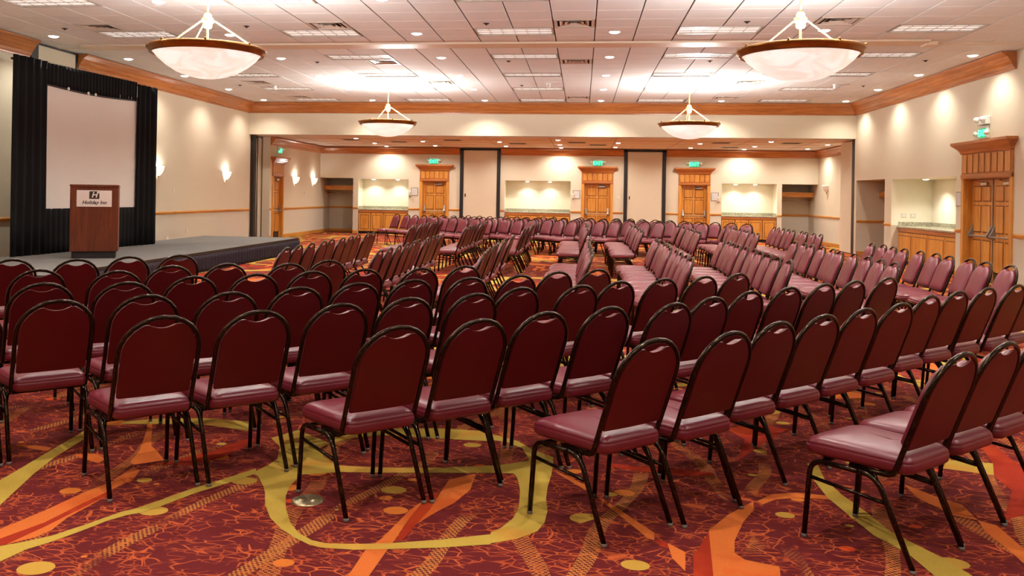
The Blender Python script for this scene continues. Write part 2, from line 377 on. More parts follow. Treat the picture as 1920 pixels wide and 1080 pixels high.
# far ceiling seams
seam = MB()
for x in range(-9, 9, 2): seam.box(x-.008, x+.008, 27, YB-.2, CF-.004, CF+.001)
for y in (28.2, 29.6, 31.0, 32.3): seam.box(XL2, XR2, y-.008, y+.008, CF-.004, CF+.001)
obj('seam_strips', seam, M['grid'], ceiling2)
# ------------------------------------------------------------------ crown, chair rail, baseboards
trim_n = [0]
def trim(poly, axis, pos, sgn, a, b, mat):
    trim_n[0] += 1
    f = (lambda t, p: (pos+sgn*p[0], t, p[1])) if axis == 'Y' else (lambda t, p: (t, pos+sgn*p[0], p[1]))
    return struct('trim_%d' % trim_n[0], MB().ext(poly, f, a, b), mat)
def crown(z0, z1, d):
    h = z1-z0
    return [(0, z0), (.03, z0), (.035, z0+.1*h), (.06, z0+.14*h), (.075, z0+.3*h), (.11, z0+.45*h), (.12, z0+.52*h), (.135, z0+.55*h), (.16, z0+.72*h), (.22, z0+.86*h), (d-.02, z0+.9*h), (d, z0+.93*h), (d, z1), (0, z1)]
CR = crown(3.975, 4.290, .26)
trim(CR, 'Y', XL, 1, 16.95, YS, M['crownY']); trim(CR, 'Y', XL, 1, YF, 15.38, M['crownY'])
trim(CR, 'Y', XR, -1, 17.10, YS, M['crownY']); trim(CR, 'Y', XR, -1, YF, 15.4, M['crownY'])
trim(CR, 'X', YS, -1, XL, XR, M['crownX'])
CR2 = crown(3.03, 3.295, .2)
trim(CR2, 'Y', XL2, 1, 27.42, YB, M['crownY']); trim(CR2, 'Y', XR2, -1, 28.02, YB, M['crownY'])
for a, b in ((XL2, -4.56), (-3.01, 1.48), (3.02, XR2)): trim(CR2, 'X', YB, -1, a, b, M['crownX'])
RAIL = [(0, .928), (.016, .932), (.02, .95), (.03, .965), (.03, .985), (.02, 1.0), (0, 1.002)]
BASE = [(0, 0), (.018, 0), (.018, .10), (.010, .118), (0, .12)]
for pr, mk in ((RAIL, 0), (BASE, 1)):
    for a, b in ((YF, 26.62),): trim(pr, 'Y', XL, 1, a, b, M['doorY'])
    for a, b in ((27.43, 27.53), (28.78, YB+1.29)): trim(pr, 'Y', XL2, 1, a, b, M['doorY'])
    for a, b in ((YF, 17.10), (19.34, 19.62), (23.52, 24.02)): trim(pr, 'Y', XR, -1, a, b, M['doorY'])
    trim(pr, 'Y', XR2, -1, 28.04, YB+1.29, M['doorY'])
    for a, b in ((-8.65, -8.45), (-6.50, -6.07), (-4.95, -4.56), (-3.01, -2.86), (-.42, -.03), (1.12, 1.48), (3.02, 3.45), (4.58, 4.98), (6.92, 7.08)): trim(pr, 'X', YB, -1, a, b, M['doorX'])
    for a, b in ((XL2, -8.65), (7.08, XR2)): trim(pr, 'X', YB+1.3, -1, a, b, M['doorX'])
    trim(pr, 'X', 26.41, -1, XR+.01, XR+1.24, M['doorX']); trim(pr, 'Y', XR+1.25, -1, 24.05, 26.38, M['doorY'])
# pocket in the left crown (track end): dark frame round a beige hatch
pk = thing('partition_pocket_hatch', 'beige hatch with dark frame set in the gap of the left crown moulding', 'hatch', (XL+.005, 16.16, 3.99))
obj('hatch_panel', MB().box(0, .03, -.55, .72, 0, .27), M['panel'], pk)
obj('hatch_frame', MB().box(0, .05, -.76, -.55, -.1, .30).box(0, .05, -.55, .75, .27, .30).box(0, .05, .72, .77, 0, .30), M['black'], pk)
# ------------------------------------------------------------------ operable wall pockets
def pocket_panel(label, x0, x1, w):
    t = thing('pocket_door', label, 'partition', ((x0+x1)/2, YB, 0)); h = (x1-x0)/2
    obj('panel', MB().bbox(-h+w, h-w, -.06, -.005, .02, 3.20, .006), M['panel'], t)
    for s in (-1, 1): obj('jamb', MB().box(min(s*h, s*(h-w)), max(s*h, s*(h-w)), -.09, -.005, 0, 3.25), M['black'], t)
    obj('head', MB().box(-h, h, -.09, -.005, 3.20, 3.27), M['black'], t)
    k = obj('pull_handle', MB().bbox(-h+w+.06, -h+w+.10, -.075, -.06, 1.46, 1.58, .005), M['black'], t)
pocket_panel('tall beige partition door with black jambs left of the middle wall niche', -4.54, -3.03, .125)
pocket_panel('tall beige partition door with black jambs between the two right-hand back doors', 1.50, 3.00, .125)
t = thing('pocket_door', 'narrow beige partition door behind a black post beside the left rear doorway', 'partition', (XL, 27.2, 0))
obj('panel', MB().bbox(.02, .07, .0, .32, .02, 3.25, .006), M['panel'], t)
obj('jamb', MB().bbox(.01, .11, -.52, -.18, 0, 3.31, .02), M['black'], t); obj('seal_strip', MB().box(.11, .125, -.37, -.33, .1, 3.2), M['chrome'], t)
t = thing('pocket_door', 'narrow beige partition door ajar beside a black strip at the right wall end', 'partition', (XR, 27.4, 0))
obj('panel', MB().bbox(.0, .07, -.58, .58, .03, 3.27, .006), M['panel'], t); obj('jamb', MB().box(-.012, .06, -.80, -.58, 0, 3.31), M['black'], t)
obj('floor_seal', MB().box(.01, .06, -.5, .55, 0, .03), M['black'], t)
# ------------------------------------------------------------------ doors
def leaf(parent, x0, x1, h, y):
    l = obj('leaf', MB().bbox(x0, x1, y-.045, y, .01, h, .003), M['doorZ'], parent)
    w = x1-x0; st = .11*min(1, w/.9); mid = (x0+x1)/2
    for a, b in ((x0+st, mid-st*.45), (mid+st*.45, x1-st)):
        for c, d in ((.22, .80), (.98, h-.52), (h-.42, h-.14)):
            obj('panel', MB().bbox(a, b, y-.004, y+.012, c, d, .011), M['doorZ'], l)
            g = MB(); e = .018
            g.box(a-e, b+e, y-.002, y+.004, c-e, c).box(a-e, b+e, y-.002, y+.004, d, d+e).box(a-e, a, y-.002, y+.004, c, d).box(b, b+e, y-.002, y+.004, c, d)
            obj('panel_groove_shade', g, M['groove_shade'], l)  # thin strips coloured dark to paint shade around the raised panel
    return l
def door(name, loc, rz, w, h, double=False, dy=-.10, slats=6, frieze=.40, cas=.10, kick=False):
    """local x across, +y into the room, z up"""
    t = sroot(name, loc, rz); hw = w/2
    for s in (-1, 1):
        obj('jamb', MB().bbox(min(s*hw, s*(hw+cas)), max(s*hw, s*(hw+cas)), -.01, .035, 0, h+.02, .006), M['doorZ'], t)
        obj('reveal', MB().box(min(s*hw, s*(hw-.012)), max(s*hw, s*(hw-.012)), -.2, 0, 0, h), M['doorZ'], t)
    obj('head_reveal', MB().box(-hw, hw, -.2, 0, h-.012, h), M['doorX'], t)
    hwc = hw+cas; z1 = h+frieze
    fb = obj('frieze_board', MB().bbox(-hwc, hwc, -.01, .03, h, z1, .005), M['crownX'], t)
    obj('frieze_rail', MB().bbox(-hwc, hwc, .0, .05, h, h+.09, .008), M['crownX'], t)
    sw = (2*hwc-.06)/slats
    for i in range(slats): obj('slat', MB().bbox(-hwc+.03+i*sw+.018*sw/.15, -hwc+.03+(i+1)*sw-.018*sw/.15, .028, .045, h+.11, z1-.02, .006), M['doorZ'], fb)
    # cornice with returned ends
    ch = .23; rings = [(0, 0, .05), (.012, .02, .06), (.02, .05, .07), (.06, .10, .11), (.11, .145, .16), (.135, .165, .18), (.15, .18, .2), (.15, ch, .2)]
    v = []; f = []
    for dx, dz, d in rings: v += [(-hwc-dx, -.004, z1+dz), (-hwc-dx, d, z1+dz), (hwc+dx, d, z1+dz), (hwc+dx, -.004, z1+dz)]
    for i in range(len(rings)-1):
        for k in range(4): f.append((4*i+k, 4*i+(k+1) % 4, 4*i+4+(k+1) % 4, 4*i+4+k))
    n = len(v); f += [(3, 2, 1, 0), (n-4, n-3, n-2, n-1)]
    obj('cornice', MB().add(v, f), M['crownX'], t)
    obj('backing', MB().box(-hw, hw, dy-.07, dy-.05, 0, h), M['dark'], t)
    ls = [(-hw+.012, -.003), (.003, hw-.012)] if double else [(-hw+.012, hw-.012)]
    for q, (a, b) in enumerate(ls):
        l = leaf(t, a, b, h-.02, dy)
        bar = obj('push_bar', MB().tube([(a+.06, dy+.09, .90), (b-.06, dy+.09, .90)], .016, 8), M['steel'], l)
        for e in (a+.07, b-.07): obj('bar_bracket', MB().ext([(0, .84), (.1, .88), (.1, .92), (.06, .98), (0, 1.12)], lambda tt, p, e=e: (tt, dy+p[0], p[1]), e-.025, e+.025), M['steel'], bar)
        cl = obj('door_closer', MB().bbox(a+.16, a+.42, dy, dy+.07, h-.14, h-.075, .008), M['chrome'], l)
        obj('closer_arm', MB().tube([(a+.3, dy+.05, h-.07), (a+.44, dy+.13, h-.045), (a+.22, dy+.16, h-.03)], .008, 6), M['chrome'], cl)
        if kick: obj('kick_plate', MB().box(a+.04, b-.04, dy, dy+.004, .02, .24), M['black'], l)
    if double: obj('centre_mullion', MB().box(-.012, .012, dy, dy+.02, 0, h-.02), M['steel'], t)
    return t
door('door_1', (-5.515, YB, 0), math.pi, .91, 2.02)
door('door_2', (.545, YB, 0), math.pi, .95, 2.02)
door('door_3', (4.02, YB, 0), math.pi, .92, 2.01)
door('door_4', (XL2, 28.155, 0), -math.pi/2, .91, 2.04, kick=True)
door('door_5', (XR, 18.225, 0), math.pi/2, 1.93, 2.03, True, dy=-.127, slats=8, frieze=.5, cas=.115, kick=True)
# ------------------------------------------------------------------ exit signs
def text_mb(name, body, size, ext, mat, parent, loc, rot, shear=0, align='CENTER', bold=0):
    c = bpy.data.curves.new('t', 'FONT'); c.body = body; c.size = size; c.extrude = ext; c.shear = shear; c.align_x = align; c.align_y = 'CENTER'; c.resolution_u = 3; c.offset = bold
    o = bpy.data.objects.new('t', c); COL.objects.link(o); bpy.context.view_layer.update()
    me = bpy.data.meshes.new_from_object(o.evaluated_get(bpy.context.evaluated_depsgraph_get())); bpy.data.objects.remove(o); bpy.data.curves.remove(c)
    me.materials.clear(); me.materials.append(mat)
    return link(name, me, parent, loc, rot)
def exit_sign(loc, rz, label, lamps=False, up=0.0):
    t = thing('exit_sign', label, 'exit sign', loc, rz, 'lit exit signs')
    obj('housing', MB().bbox(-.17, .17, .0, .06, 0, .25, .01), M['white'], t)
    fc = obj('face', MB().box(-.155, .155, .06, .064, .015, .20), M['exitface'], t)
    text_mb('lettering', 'EXIT', .175, .002, M['exitgreen'], fc, (0, .067, .105), (R(90), 0, R(180)), bold=.004)
    for s in (-1, 1):
        hd = obj('lamp_head', MB().lathe([(0, 0), (.04, 0), (.05, .05), (.03, .08), (0, .085)], 12), M['white'], t, (s*.24, .05, .14 if not lamps else .1), (R(-80), 0, 0))
        obj('lamp_arm', MB().tube([(0, .03, .03), (-s*.08, 0, .03)], .01, 6), M['white'], hd)
    if lamps:
        obj('battery_box', MB().bbox(-.2, .2, 0, .09, .27, .43, .012), M['white'], t)
        for s in (-1, 1): obj('lamp_head', MB().lathe([(0, 0), (.05, 0), (.06, .05), (.035, .09), (0, .095)], 12), M['white'], t, (s*.13, .08, .36), (R(-75), 0, 0))
exit_sign((-5.54, YB, 2.66), math.pi, 'green lit exit sign above the leftmost back door')
exit_sign((.56, YB, 2.66), math.pi, 'green lit exit sign above the middle back door')
exit_sign((4.0, YB, 2.66), math.pi, 'green lit exit sign above the rightmost back door')
exit_sign((XL2, 28.2, 2.78), -math.pi/2, 'green lit exit sign seen edge-on above the left rear doorway')
exit_sign((XR, 18.3, 2.79), math.pi/2, 'green lit exit sign with white emergency lamps above the double doors', True)
# ------------------------------------------------------------------ cabinets, counters, closet shelves
def cabinet(label, loc, rz, w, n):
    t = thing('base_cabinet', label, 'cabinet', loc, rz); h = w/2
    obj('body', MB().box(-h, h, -.55, -.03, .08, .89), M['groove_shade'], t); obj('toe_kick', MB().box(-h, h, -.5, -.09, 0, .08), M['black'], t)  # body coloured darker so the door gaps look shaded
    obj('top_rail', MB().bbox(-h, h, -.03, .0, .80, .89, .006), M['crownX'], t)
    dw = w/n
    for i in range(n):
        a, b = -h+i*dw+.012, -h+(i+1)*dw-.012
        d = obj('door', MB().bbox(a, b, -.03, -.008, .10, .785, .005), M['doorZ'], t)
        obj('panel', MB().bbox(a+.075, b-.075, -.012, .0, .185, .70, .011), M['doorZ'], d)
        g = MB(); e = .018; a2, b2, c2, d2 = a+.075, b-.075, .185, .70
        g.box(a2-e, b2+e, -.009, -.005, c2-e, c2).box(a2-e, b2+e, -.009, -.005, d2, d2+e).box(a2-e, a2, -.009, -.005, c2, d2).box(b2, b2+e, -.009, -.005, c2, d2); obj('panel_groove_shade', g, M['groove_shade'], d)  # dark strips, groove shade put into colour
    return t
def counter(label, loc, rz, w, dep):
    t = thing('countertop', label, 'countertop', loc, rz); h = w/2
    obj('slab', MB().bbox(-h, h, -dep, .015, .892, .94, .008), M['granite'], t); obj('backsplash', MB().box(-h, h, -dep, -dep+.02, .94, 1.04), M['granite'], t)
    for q in (-1, 1): obj('side_splash', MB().box(min(q*h, q*(h-.02)), max(q*h, q*(h-.02)), -dep+.02, -.02, .94, 1.04), M['granite'], t)
NI = [('left of the leftmost back door', -8.45, -6.50, 4), ('left of the middle back door', -2.86, -.42, 4), ('right of the rightmost back door', 4.98, 6.92, 4)]
for w_, a, b, n in NI:
    cabinet('oak base cabinet in the back wall niche '+w_, ((a+b)/2, YB+.03, 0), math.pi, b-a-.02, n)
    counter('speckled granite counter in the back wall niche '+w_, ((a+b)/2, YB+.03, 0), math.pi, b-a-.014, .68)
cabinet('oak base cabinet in the right wall niche beside the double doors', (XR+.16, 21.57, 0), math.pi/2, 3.88, 4)
counter('speckled granite counter in the right wall niche beside the double doors', (XR+.15, 21.57, 0), math.pi/2, 3.88, .81)
def closet(label, loc, rz, w, dep, zt=1.82):
    t = thing('closet_shelf', label, 'shelf', loc, rz); h = w/2
    obj('fascia', MB().bbox(-h, h, -.02, .0, zt-.18, zt, .004), M['doorX'], t); obj('shelf_board', MB().box(-h, h, -dep, -.02, zt-.03, zt-.005), M['doorX'], t)
    obj('hanging_rod', MB().tube([(-h, -dep*.5, zt-.28), (h, -dep*.5, zt-.28)], .016, 8), M['chrome'], t)
    for s in (-1, 1): obj('rod_bracket', MB().bbox(min(s*h, s*(h-.04)), max(s*h, s*(h-.04)), -dep*.8, -dep*.2, zt-.31, zt-.24, .005), M['doorX'], t)
closet('oak coat shelf in the open closet at the left end of the back wall', (-9.3, YB+.55, 0), math.pi, 1.28, .7)
closet('oak coat shelf in the open closet at the right end of the back wall', (7.70, YB+.55, 0), math.pi, 1.22, .7)
closet('oak coat shelf in the open closet of the right wall', (XR+.62, 25.215, 0), math.pi/2, 2.38, .6)
# ------------------------------------------------------------------ small wall fittings
def phone(x, z, where):
    t = thing('wall_phone', 'small beige wall phone '+where, 'phone', (x, YB, z-.1), math.pi)
    b = obj('base', MB().bbox(-.05, .05, .004, .05, 0, .2, .012), M['plastic'], t)
    obj('handset', MB().tube([(.0, .055, .02), (.0, .085, .06), (.0, .085, .15), (.0, .055, .19)], [.024, .016, .016, .024], 8), M['plastic'], t)
phone(-6.44, 1.54, 'at the edge of the left back niche'); phone(-.33, 1.54, 'at the edge of the middle back niche'); phone(4.88, 1.51, 'at the edge of the right back niche')
def notice(loc, rz, label):
    t = thing('notice_frame', label, 'notice', loc, rz); obj('frame', MB().bbox(-.13, .13, .002, .016, -.15, .15, .004), M['chrome'], t); obj('sheet', MB().box(-.115, .115, .016, .018, -.135, .135), M['paper'], t)
notice((-6.27, YB, 1.62), math.pi, 'pale framed notice on the wall beside the leftmost back door')
notice((-.21, YB, 1.61), math.pi, 'pale framed notice on the wall beside the middle back door')
notice((4.75, YB, 1.61), math.pi, 'pale framed notice on the wall beside the rightmost back door')
notice((XR, 19.47, 1.62), math.pi/2, 'pale framed notice on the wall beside the double doors')
def plate(loc, rz, label, w=.08, h=.12, cat='switch'):
    t = thing('wall_plate', label, cat, loc, rz); obj('cover', MB().bbox(-w/2, w/2, .001, .012, -h/2, h/2, .004), M['plastic'], t); obj('toggle', MB().bbox(-w*.2, w*.2, .012, .018, -h*.22, h*.22, .002), M['white'], t)
plate((XL, 21.41, 1.53), -math.pi/2, 'small wall switch plate between the two sconces of the left wall', .1, .18)
plate((XL2, 31.0, 1.5), -math.pi/2, 'small wall plate under the rear left sconces')
plate((1.32, YB, 1.51), math.pi, 'light switch between the middle back door and the partition door', .12)
plate((XL, 21.1, .33), -math.pi/2, 'low wall outlet above the stage nearest the drape', .16, .12, 'outlet')
plate((XL, 22.2, .46), -math.pi/2, 'low wall outlet above the stage farther from the drape', .08, .12, 'outlet')
plate((XR+.30, 23.52, 1.2), math.pi, 'left outlet plate inside the right wall niche', .14, .12, 'outlet'); plate((XR+.52, 23.52, 1.2), math.pi, 'right outlet plate inside the right wall niche', .14, .12, 'outlet')
plate((XR2, 28.3, .95), math.pi/2, 'light switch at the rail end beside the ajar partition door', .09, .14)
# ------------------------------------------------------------------ wall sconces
def sconce(loc, rz, label, lit=True):
    t = thing('wall_sconce', label, 'sconce', loc, rz, 'half-bowl wall sconces')
    m = M['sconce'] if lit else M['sconce_off']
    pr = [(.02, -.19), (.07, -.165), (.12, -.11), (.155, -.04), (.17, .03), (.175, .06), (.165, .06), (.145, -.03), (.11, -.1)]
    obj('bowl', MB().lathe(pr, 16, a0=0, a1=180), m, t, (0, .01, 0)); obj('back_plate', MB().bbox(-.1, .1, 0, .012, -.15, .05, .004), M['brass'], t)
    obj('finial', MB().lathe([(0, -.225), (.012, -.215), (.02, -.195), (.012, -.18), (0, -.178)], 10), M['brass'], t, (0, .04, 0))
    if lit: point(t, P_SCONCE, (0, .09, .03), SOFT, .04)
sconce((XL, 20.50, 2.06), -math.pi/2, 'lit white half-bowl sconce peeking out beside the black drape'); sconce((XL, 24.69, 2.04), -math.pi/2, 'lit white half-bowl sconce on the left wall near the black post')
sconce((XL2, 29.87, 2.0), -math.pi/2, 'lit white half-bowl sconce beside the left rear doorway'); sconce((XL2, 32.0, 2.0), -math.pi/2, 'lit white half-bowl sconce nearest the left rear corner')
sconce((XR2, 31.7, 2.0), math.pi/2, 'unlit white half-bowl sconce on the right rear wall', False)
# ------------------------------------------------------------------ recessed downlights
def dl_proto(rad):
    rg = MB().lathe([(rad*.78, .02), (rad*.8, .0), (rad*1.05, -.008), (rad*1.08, -.004), (rad*1.08, 0)], 20); ln = MB().lathe([(0, -.022), (rad*.5, -.019), (rad*.75, -.011), (rad*.82, .0)], 20)
    return fixn(rg.mesh('trim_ring', M['white'])), fixn(ln.mesh('lens', M['lens']))
RING, LENS = dl_proto(.10); RING2, LENS2 = dl_proto(.085)
def downlight(loc, label, power, ring, lens, group, ang=132, rad=.06, color=WARM, cut=None):
    t = thing('recessed_downlight', label, 'downlight', loc, 0, group)
    link('trim_ring', ring, t); link('lens', lens, t, (0, 0, -.003)); spot(t, power, (0, 0, -.035), color, ang, .7, rad)
DX = [-9.555, -6.207, -2.858, .490, 3.839, 7.187]; DY = [14.972+2.678*k for k in range(-6, 5)]
CN = ['along the left wall', 'second line from the left wall', 'third line from the left wall', 'fourth line from the left wall', 'second line from the right wall', 'along the right wall']
for j, y in enumerate(DY):
    for i, x in enumerate(DX):
        nr = 10-j
        w_ = ORD[nr]+' row from the bulkhead' if nr else 'row nearest the bulkhead'
        downlight((x, y, CZ), 'round recessed ceiling downlight %s, %s' % (CN[i], w_), P_WASH if i in (0, 5) else P_DOWN, RING, LENS, 'main ceiling downlights')
FX = [(-7.25, 0), (-5.3, 1), (-2.73, 1), (-.78, 0), (1.13, 1), (3.72, 1), (5.65, 0), (7.63, 1)]
for i, (x, s) in enumerate(FX):
    for q, y in enumerate((27.85, 30.45, 32.35) if s == 0 else (29.15, 31.65)):
        downlight((x, y, CF), 'small downlight in the low rear ceiling, %s line from the left, %s from the bulkhead' % (ORD[i], ORD[q]), P_FAR, RING2, LENS2, 'rear ceiling downlights', 158)
for k, (w_, xs) in enumerate((('left back niche', (-7.95, -7.0)), ('middle back niche', (-2.05, -1.2)), ('right back niche', (5.53, 6.22)))):
    for s, x in zip(('left', 'right'), xs): downlight((x, YB+.38, 2.075), '%s puck light in the ceiling of the %s' % (s, w_), P_NICHE, RING2, LENS2, 'niche puck lights', 130, color=(1, .95, .85))
for s, y in (('far', 22.6), ('near', 20.5)): downlight((XR+.48, y, 2.10), '%s puck light in the ceiling of the right wall niche' % s, P_NICHE*2, RING2, LENS2, 'niche puck lights', 130, color=(1, .95, .85))
# ------------------------------------------------------------------ troffers
tw, td = 2*T-.03, T-.03
lv = MB()
for i in range(1, 6): lv.box(-tw/2+.03+i*(tw-.06)/6-.003, -tw/2+.03+i*(tw-.06)/6+.003, -td/2+.03, td/2-.03, .012, .022)
for i in range(1, 3): lv.box(-tw/2+.03, tw/2-.03, -td/2+.03+i*(td-.06)/3-.003, -td/2+.03+i*(td-.06)/3+.003, .012, .022)
LV = fixn(lv.mesh('louvre', M['louvre'])); LP = fixn(MB().box(-tw/2+.03, tw/2-.03, -td/2+.03, td/2-.03, .022, .028).mesh('lamp_panel', M['troffer']))
fr = MB(); a, b, e = tw/2, td/2, .03
fr.box(-a, a, -b, -b+e, -.004, .03).box(-a, a, b-e, b, -.004, .03).box(-a, -a+e, -b+e, b-e, -.004, .03).box(a-e, a, -b+e, b-e, -.004, .03)
FRM = fixn(fr.mesh('frame', M['louvre']))
TN = ['over the left side', 'left of the middle line', 'on the middle line', 'right of the middle line', 'over the right side']
for q, i in enumerate(TROF_COLS):
    for j in sorted(TROF_ROWS, reverse=True):
        nr = (16-j)//4
        t = thing('ceiling_troffer', 'rectangular louvred ceiling light %s, %s' % (TN[q], ORD[nr]+' row from the bulkhead' if nr else 'row nearest the bulkhead'), 'ceiling light', (GX+T*(i+1), GY+T*(j+.5), CZ), 0, 'louvred ceiling lights')
        link('frame', FRM, t); link('louvre', LV, t); link('lamp_panel', LP, t)
# ------------------------------------------------------------------ air diffusers
ve = MB(); s = T-.03
ve_f = MB(); h = s/2
ve_f.box(-h, h, -h, -h+.05, -.006, .01).box(-h, h, h-.05, h, -.006, .01).box(-h, -h+.05, -h+.05, h-.05, -.006, .01).box(h-.05, h, -h+.05, h-.05, -.006, .01)
VF = fixn(ve_f.mesh('frame', M['vent'])); VB = fixn(MB().box(-h+.05, h-.05, -h+.05, h-.05, .03, .034).mesh('throat', M['dark']))
VC = []
for r0 in (.23, .15, .07):
    m_ = MB(); r1 = r0-.055
    v = [(x*r0, y*r0, -.004) for x, y in ((-1, -1), (1, -1), (1, 1), (-1, 1))]+[(x*r1, y*r1, .026) for x, y in ((-1, -1), (1, -1), (1, 1), (-1, 1))]
    m_.add(v, [(k, (k+1) % 4, 4+(k+1) % 4, 4+k) for k in range(4)]); VC.append(fixn(m_.mesh('vane', M['vent'])))
VL = {(-1, -1): 'nearest on the middle line', (-1, 5): 'on the middle line past the ceiling track', (-1, 15): 'on the middle line close to the bulkhead', (-7, -1): 'nearest one left of the middle line', (-7, 5): 'left of the middle line beside a bright louvred light', (-13, -1): 'nearest one on the left side', (-13, 10): 'on the left side mid-way', (-13, 15): 'on the left side close to the bulkhead', (5, -1): 'nearest one on the right side', (5, 10): 'on the right side mid-way', (5, 15): 'on the right side close to the bulkhead', (-6, 10): 'beside the rear left pendant bowl'}
for i, j in VENTS:
    t = thing('air_diffuser', 'square metal ceiling air diffuser '+VL[i, j], 'vent', (GX+T*(i+.5), GY+T*(j+.5), CZ), 0, 'ceiling air diffusers')
    link('frame', VF, t); link('throat', VB, t)
    for m_ in VC: link('vane', m_, t)
FV = [(-7.6, 28.6), (-6.2, 29.6), (-4.2, 28.4), (-2.2, 30.0), (-.2, 29.1), (.5, 30.4), (4.3, 28.7), (5.0, 31.3), (6.4, 28.6)]
for q, (x, y) in enumerate(FV):
    t = thing('air_diffuser', 'small ceiling air diffuser of the low rear room, %s from the left' % ORD[q if q < 6 else q], 'vent', (x, y, CF), 0, 'rear ceiling air diffusers')
    for nm, m_ in (('frame', VF), ('vane', VC[0]), ('vane', VC[2])): link(nm, m_, t)
    link('throat', VB, t, (0, 0, -.034))
# sprinkler heads
SPR = fixn(MB().lathe([(0, -.03), (.022, -.027), (.022, -.022), (.012, -.018), (.012, -.01), (.05, -.006), (.055, .003)], 12).mesh('sprinkler', M['dark']))
SP = [(-8.89, 14.25, 'nearest, left side'), (-5.6, 14.19, 'nearest, by the front left pendant'), (-1.57, 14.14, 'nearest, middle line'), (2.49, 14.19, 'nearest, by the front right pendant'), (-5.6, 18.18, 'behind the track, left of middle'), (-1.54, 18.13, 'behind the track, middle line'), (2.49, 18.22, 'behind the track, right of middle'), (6.57, 18.25, 'behind the track, right side'), (-8.87, 22.1, 'farther back, left side'), (-1.54, 22.16, 'farther back, middle line'), (6.62, 22.26, 'farther back, right side')]
for x, y, w_ in SP:
    tag(link('sprinkler_head', SPR, None, (x, y, CZ+.002)), 'small dark sprinkler head in the ceiling, '+w_, 'sprinkler', 'ceiling sprinklers')
for x, y, w_ in ((-.86, 21.81, 'on the middle line'), (5.91, 21.99, 'on the right side'), (-8.0, 22.3, 'on the left side')):
    t = thing('ceiling_camera', 'small white ceiling camera '+w_, 'camera', (x, y, CZ)); obj('mount', MB().lathe([(0, -.03), (.05, -.03), (.06, 0)], 14), M['white'], t); obj('camera_body', MB().bbox(-.04, .04, -.1, .06, -.10, -.03, .012), M['white'], t)
# ------------------------------------------------------------------ pendant bowls
def pendant(x, y, label, z=3.29):
    t = thing('pendant_bowl', label, 'chandelier', (x, y, z), 0, 'alabaster pendant bowls')
    pr = [(0, -.335), (.12, -.328), (.25, -.30), (.38, -.25), (.50, -.175), (.60, -.09), (.665, -.01), (.665, .0), (.655, .0), (.59, -.08), (.49, -.16), (.37, -.235), (.24, -.285), (.1, -.312), (0, -.318)]
    obj('bowl', MB().lathe(pr, 48), M['bowl'], t)
    rim = [(.655, -.03), (.675, -.045), (.70, -.03), (.705, .0), (.725, .01), (.735, .03), (.728, .045), (.70, .055), (.665, .05), (.655, .03), (.655, -.03)]
    rm = obj('rim_band', MB().lathe(rim, 48), M['rim'], t)
    for k in range(8):
        a = R(22+45*k); obj('boss', MB().lathe([(0, .075), (.012, .07), (.018, .06), (.014, .05), (.02, .035), (0, .03)], 8), M['rim'], rm, (.715*math.cos(a), .715*math.sin(a), 0))
    for k in range(3):
        a = R(-103+120*k); obj('rod', MB().tube([(.66*math.cos(a), .66*math.sin(a), .03), (.10*math.cos(a), .10*math.sin(a), .385), (.04*math.cos(a), .04*math.sin(a), .40)], .010, 8), M['rod'], t)
    hub = obj('hub', MB().lathe([(0, .30), (.045, .30), (.055, .32), (.055, .36), (.075, .37), (.075, .42), (.055, .43), (.05, .47), (.03, .49), (0, .49)], 16), M['rod'], t)
    obj('stem', MB().tube([(0, 0, -.25), (0, 0, .30)], .014, 8), M['rod'], t); obj('stem', MB().tube([(0, 0, .47), (0, 0, CZ-z)], .014, 8), M['rod'], t)
    obj('canopy', MB().lathe([(0, CZ-z-.05), (.06, CZ-z-.045), (.09, CZ-z-.01), (.09, CZ-z)], 16), M['rod'], t)
    point(t, P_CHAND, (.2, .05, .05), SOFT, .12)
pendant(-4.70, 10.62, 'large alabaster bowl pendant with bronze rim, front left'); pendant(2.53, 10.93, 'large alabaster bowl pendant with bronze rim, front right')
pendant(-4.83, 21.65, 'small-looking alabaster bowl pendant hanging before the bulkhead, left'); pendant(2.50, 21.70, 'small-looking alabaster bowl pendant hanging before the bulkhead, right')
# ------------------------------------------------------------------ stage
SX0, SX1, SY0, SY1, SZ = -9.62, -7.13, 11.0, 21.78, .38
st = thing('stage_platform', 'low grey stage platform with pleated black skirt along the left wall', 'stage', ((SX0+SX1)/2, (SY0+SY1)/2, 0))
ox, oy = (SX0+SX1)/2, (SY0+SY1)/2
for i in range(6):
    a = SY0+i*(SY1-SY0)/6; b = a+(SY1-SY0)/6
    for c, d in ((SX0, ox), (ox, SX1)):
        obj('deck', MB().bbox(c-ox+.003, d-ox-.003, a-oy+.003, b-oy-.003, SZ-.09, SZ, .005), M['deck'], st)
obj('edge_trim', MB().box(SX1-ox, SX1-ox+.012, SY0-oy, SY1-oy, SZ-.07, SZ-.002).box(SX0-ox, SX1-ox, SY1-oy, SY1-oy+.012, SZ-.07, SZ-.002).box(SX0-ox, SX1-ox, SY0-oy-.012, SY0-oy, SZ-.07, SZ-.002), M['black'], st)
obj('stage_frame', MB().box(SX0-ox+.15, SX1-ox-.15, SY0-oy+.15, SY1-oy-.15, 0, SZ-.09), M['black'], st)
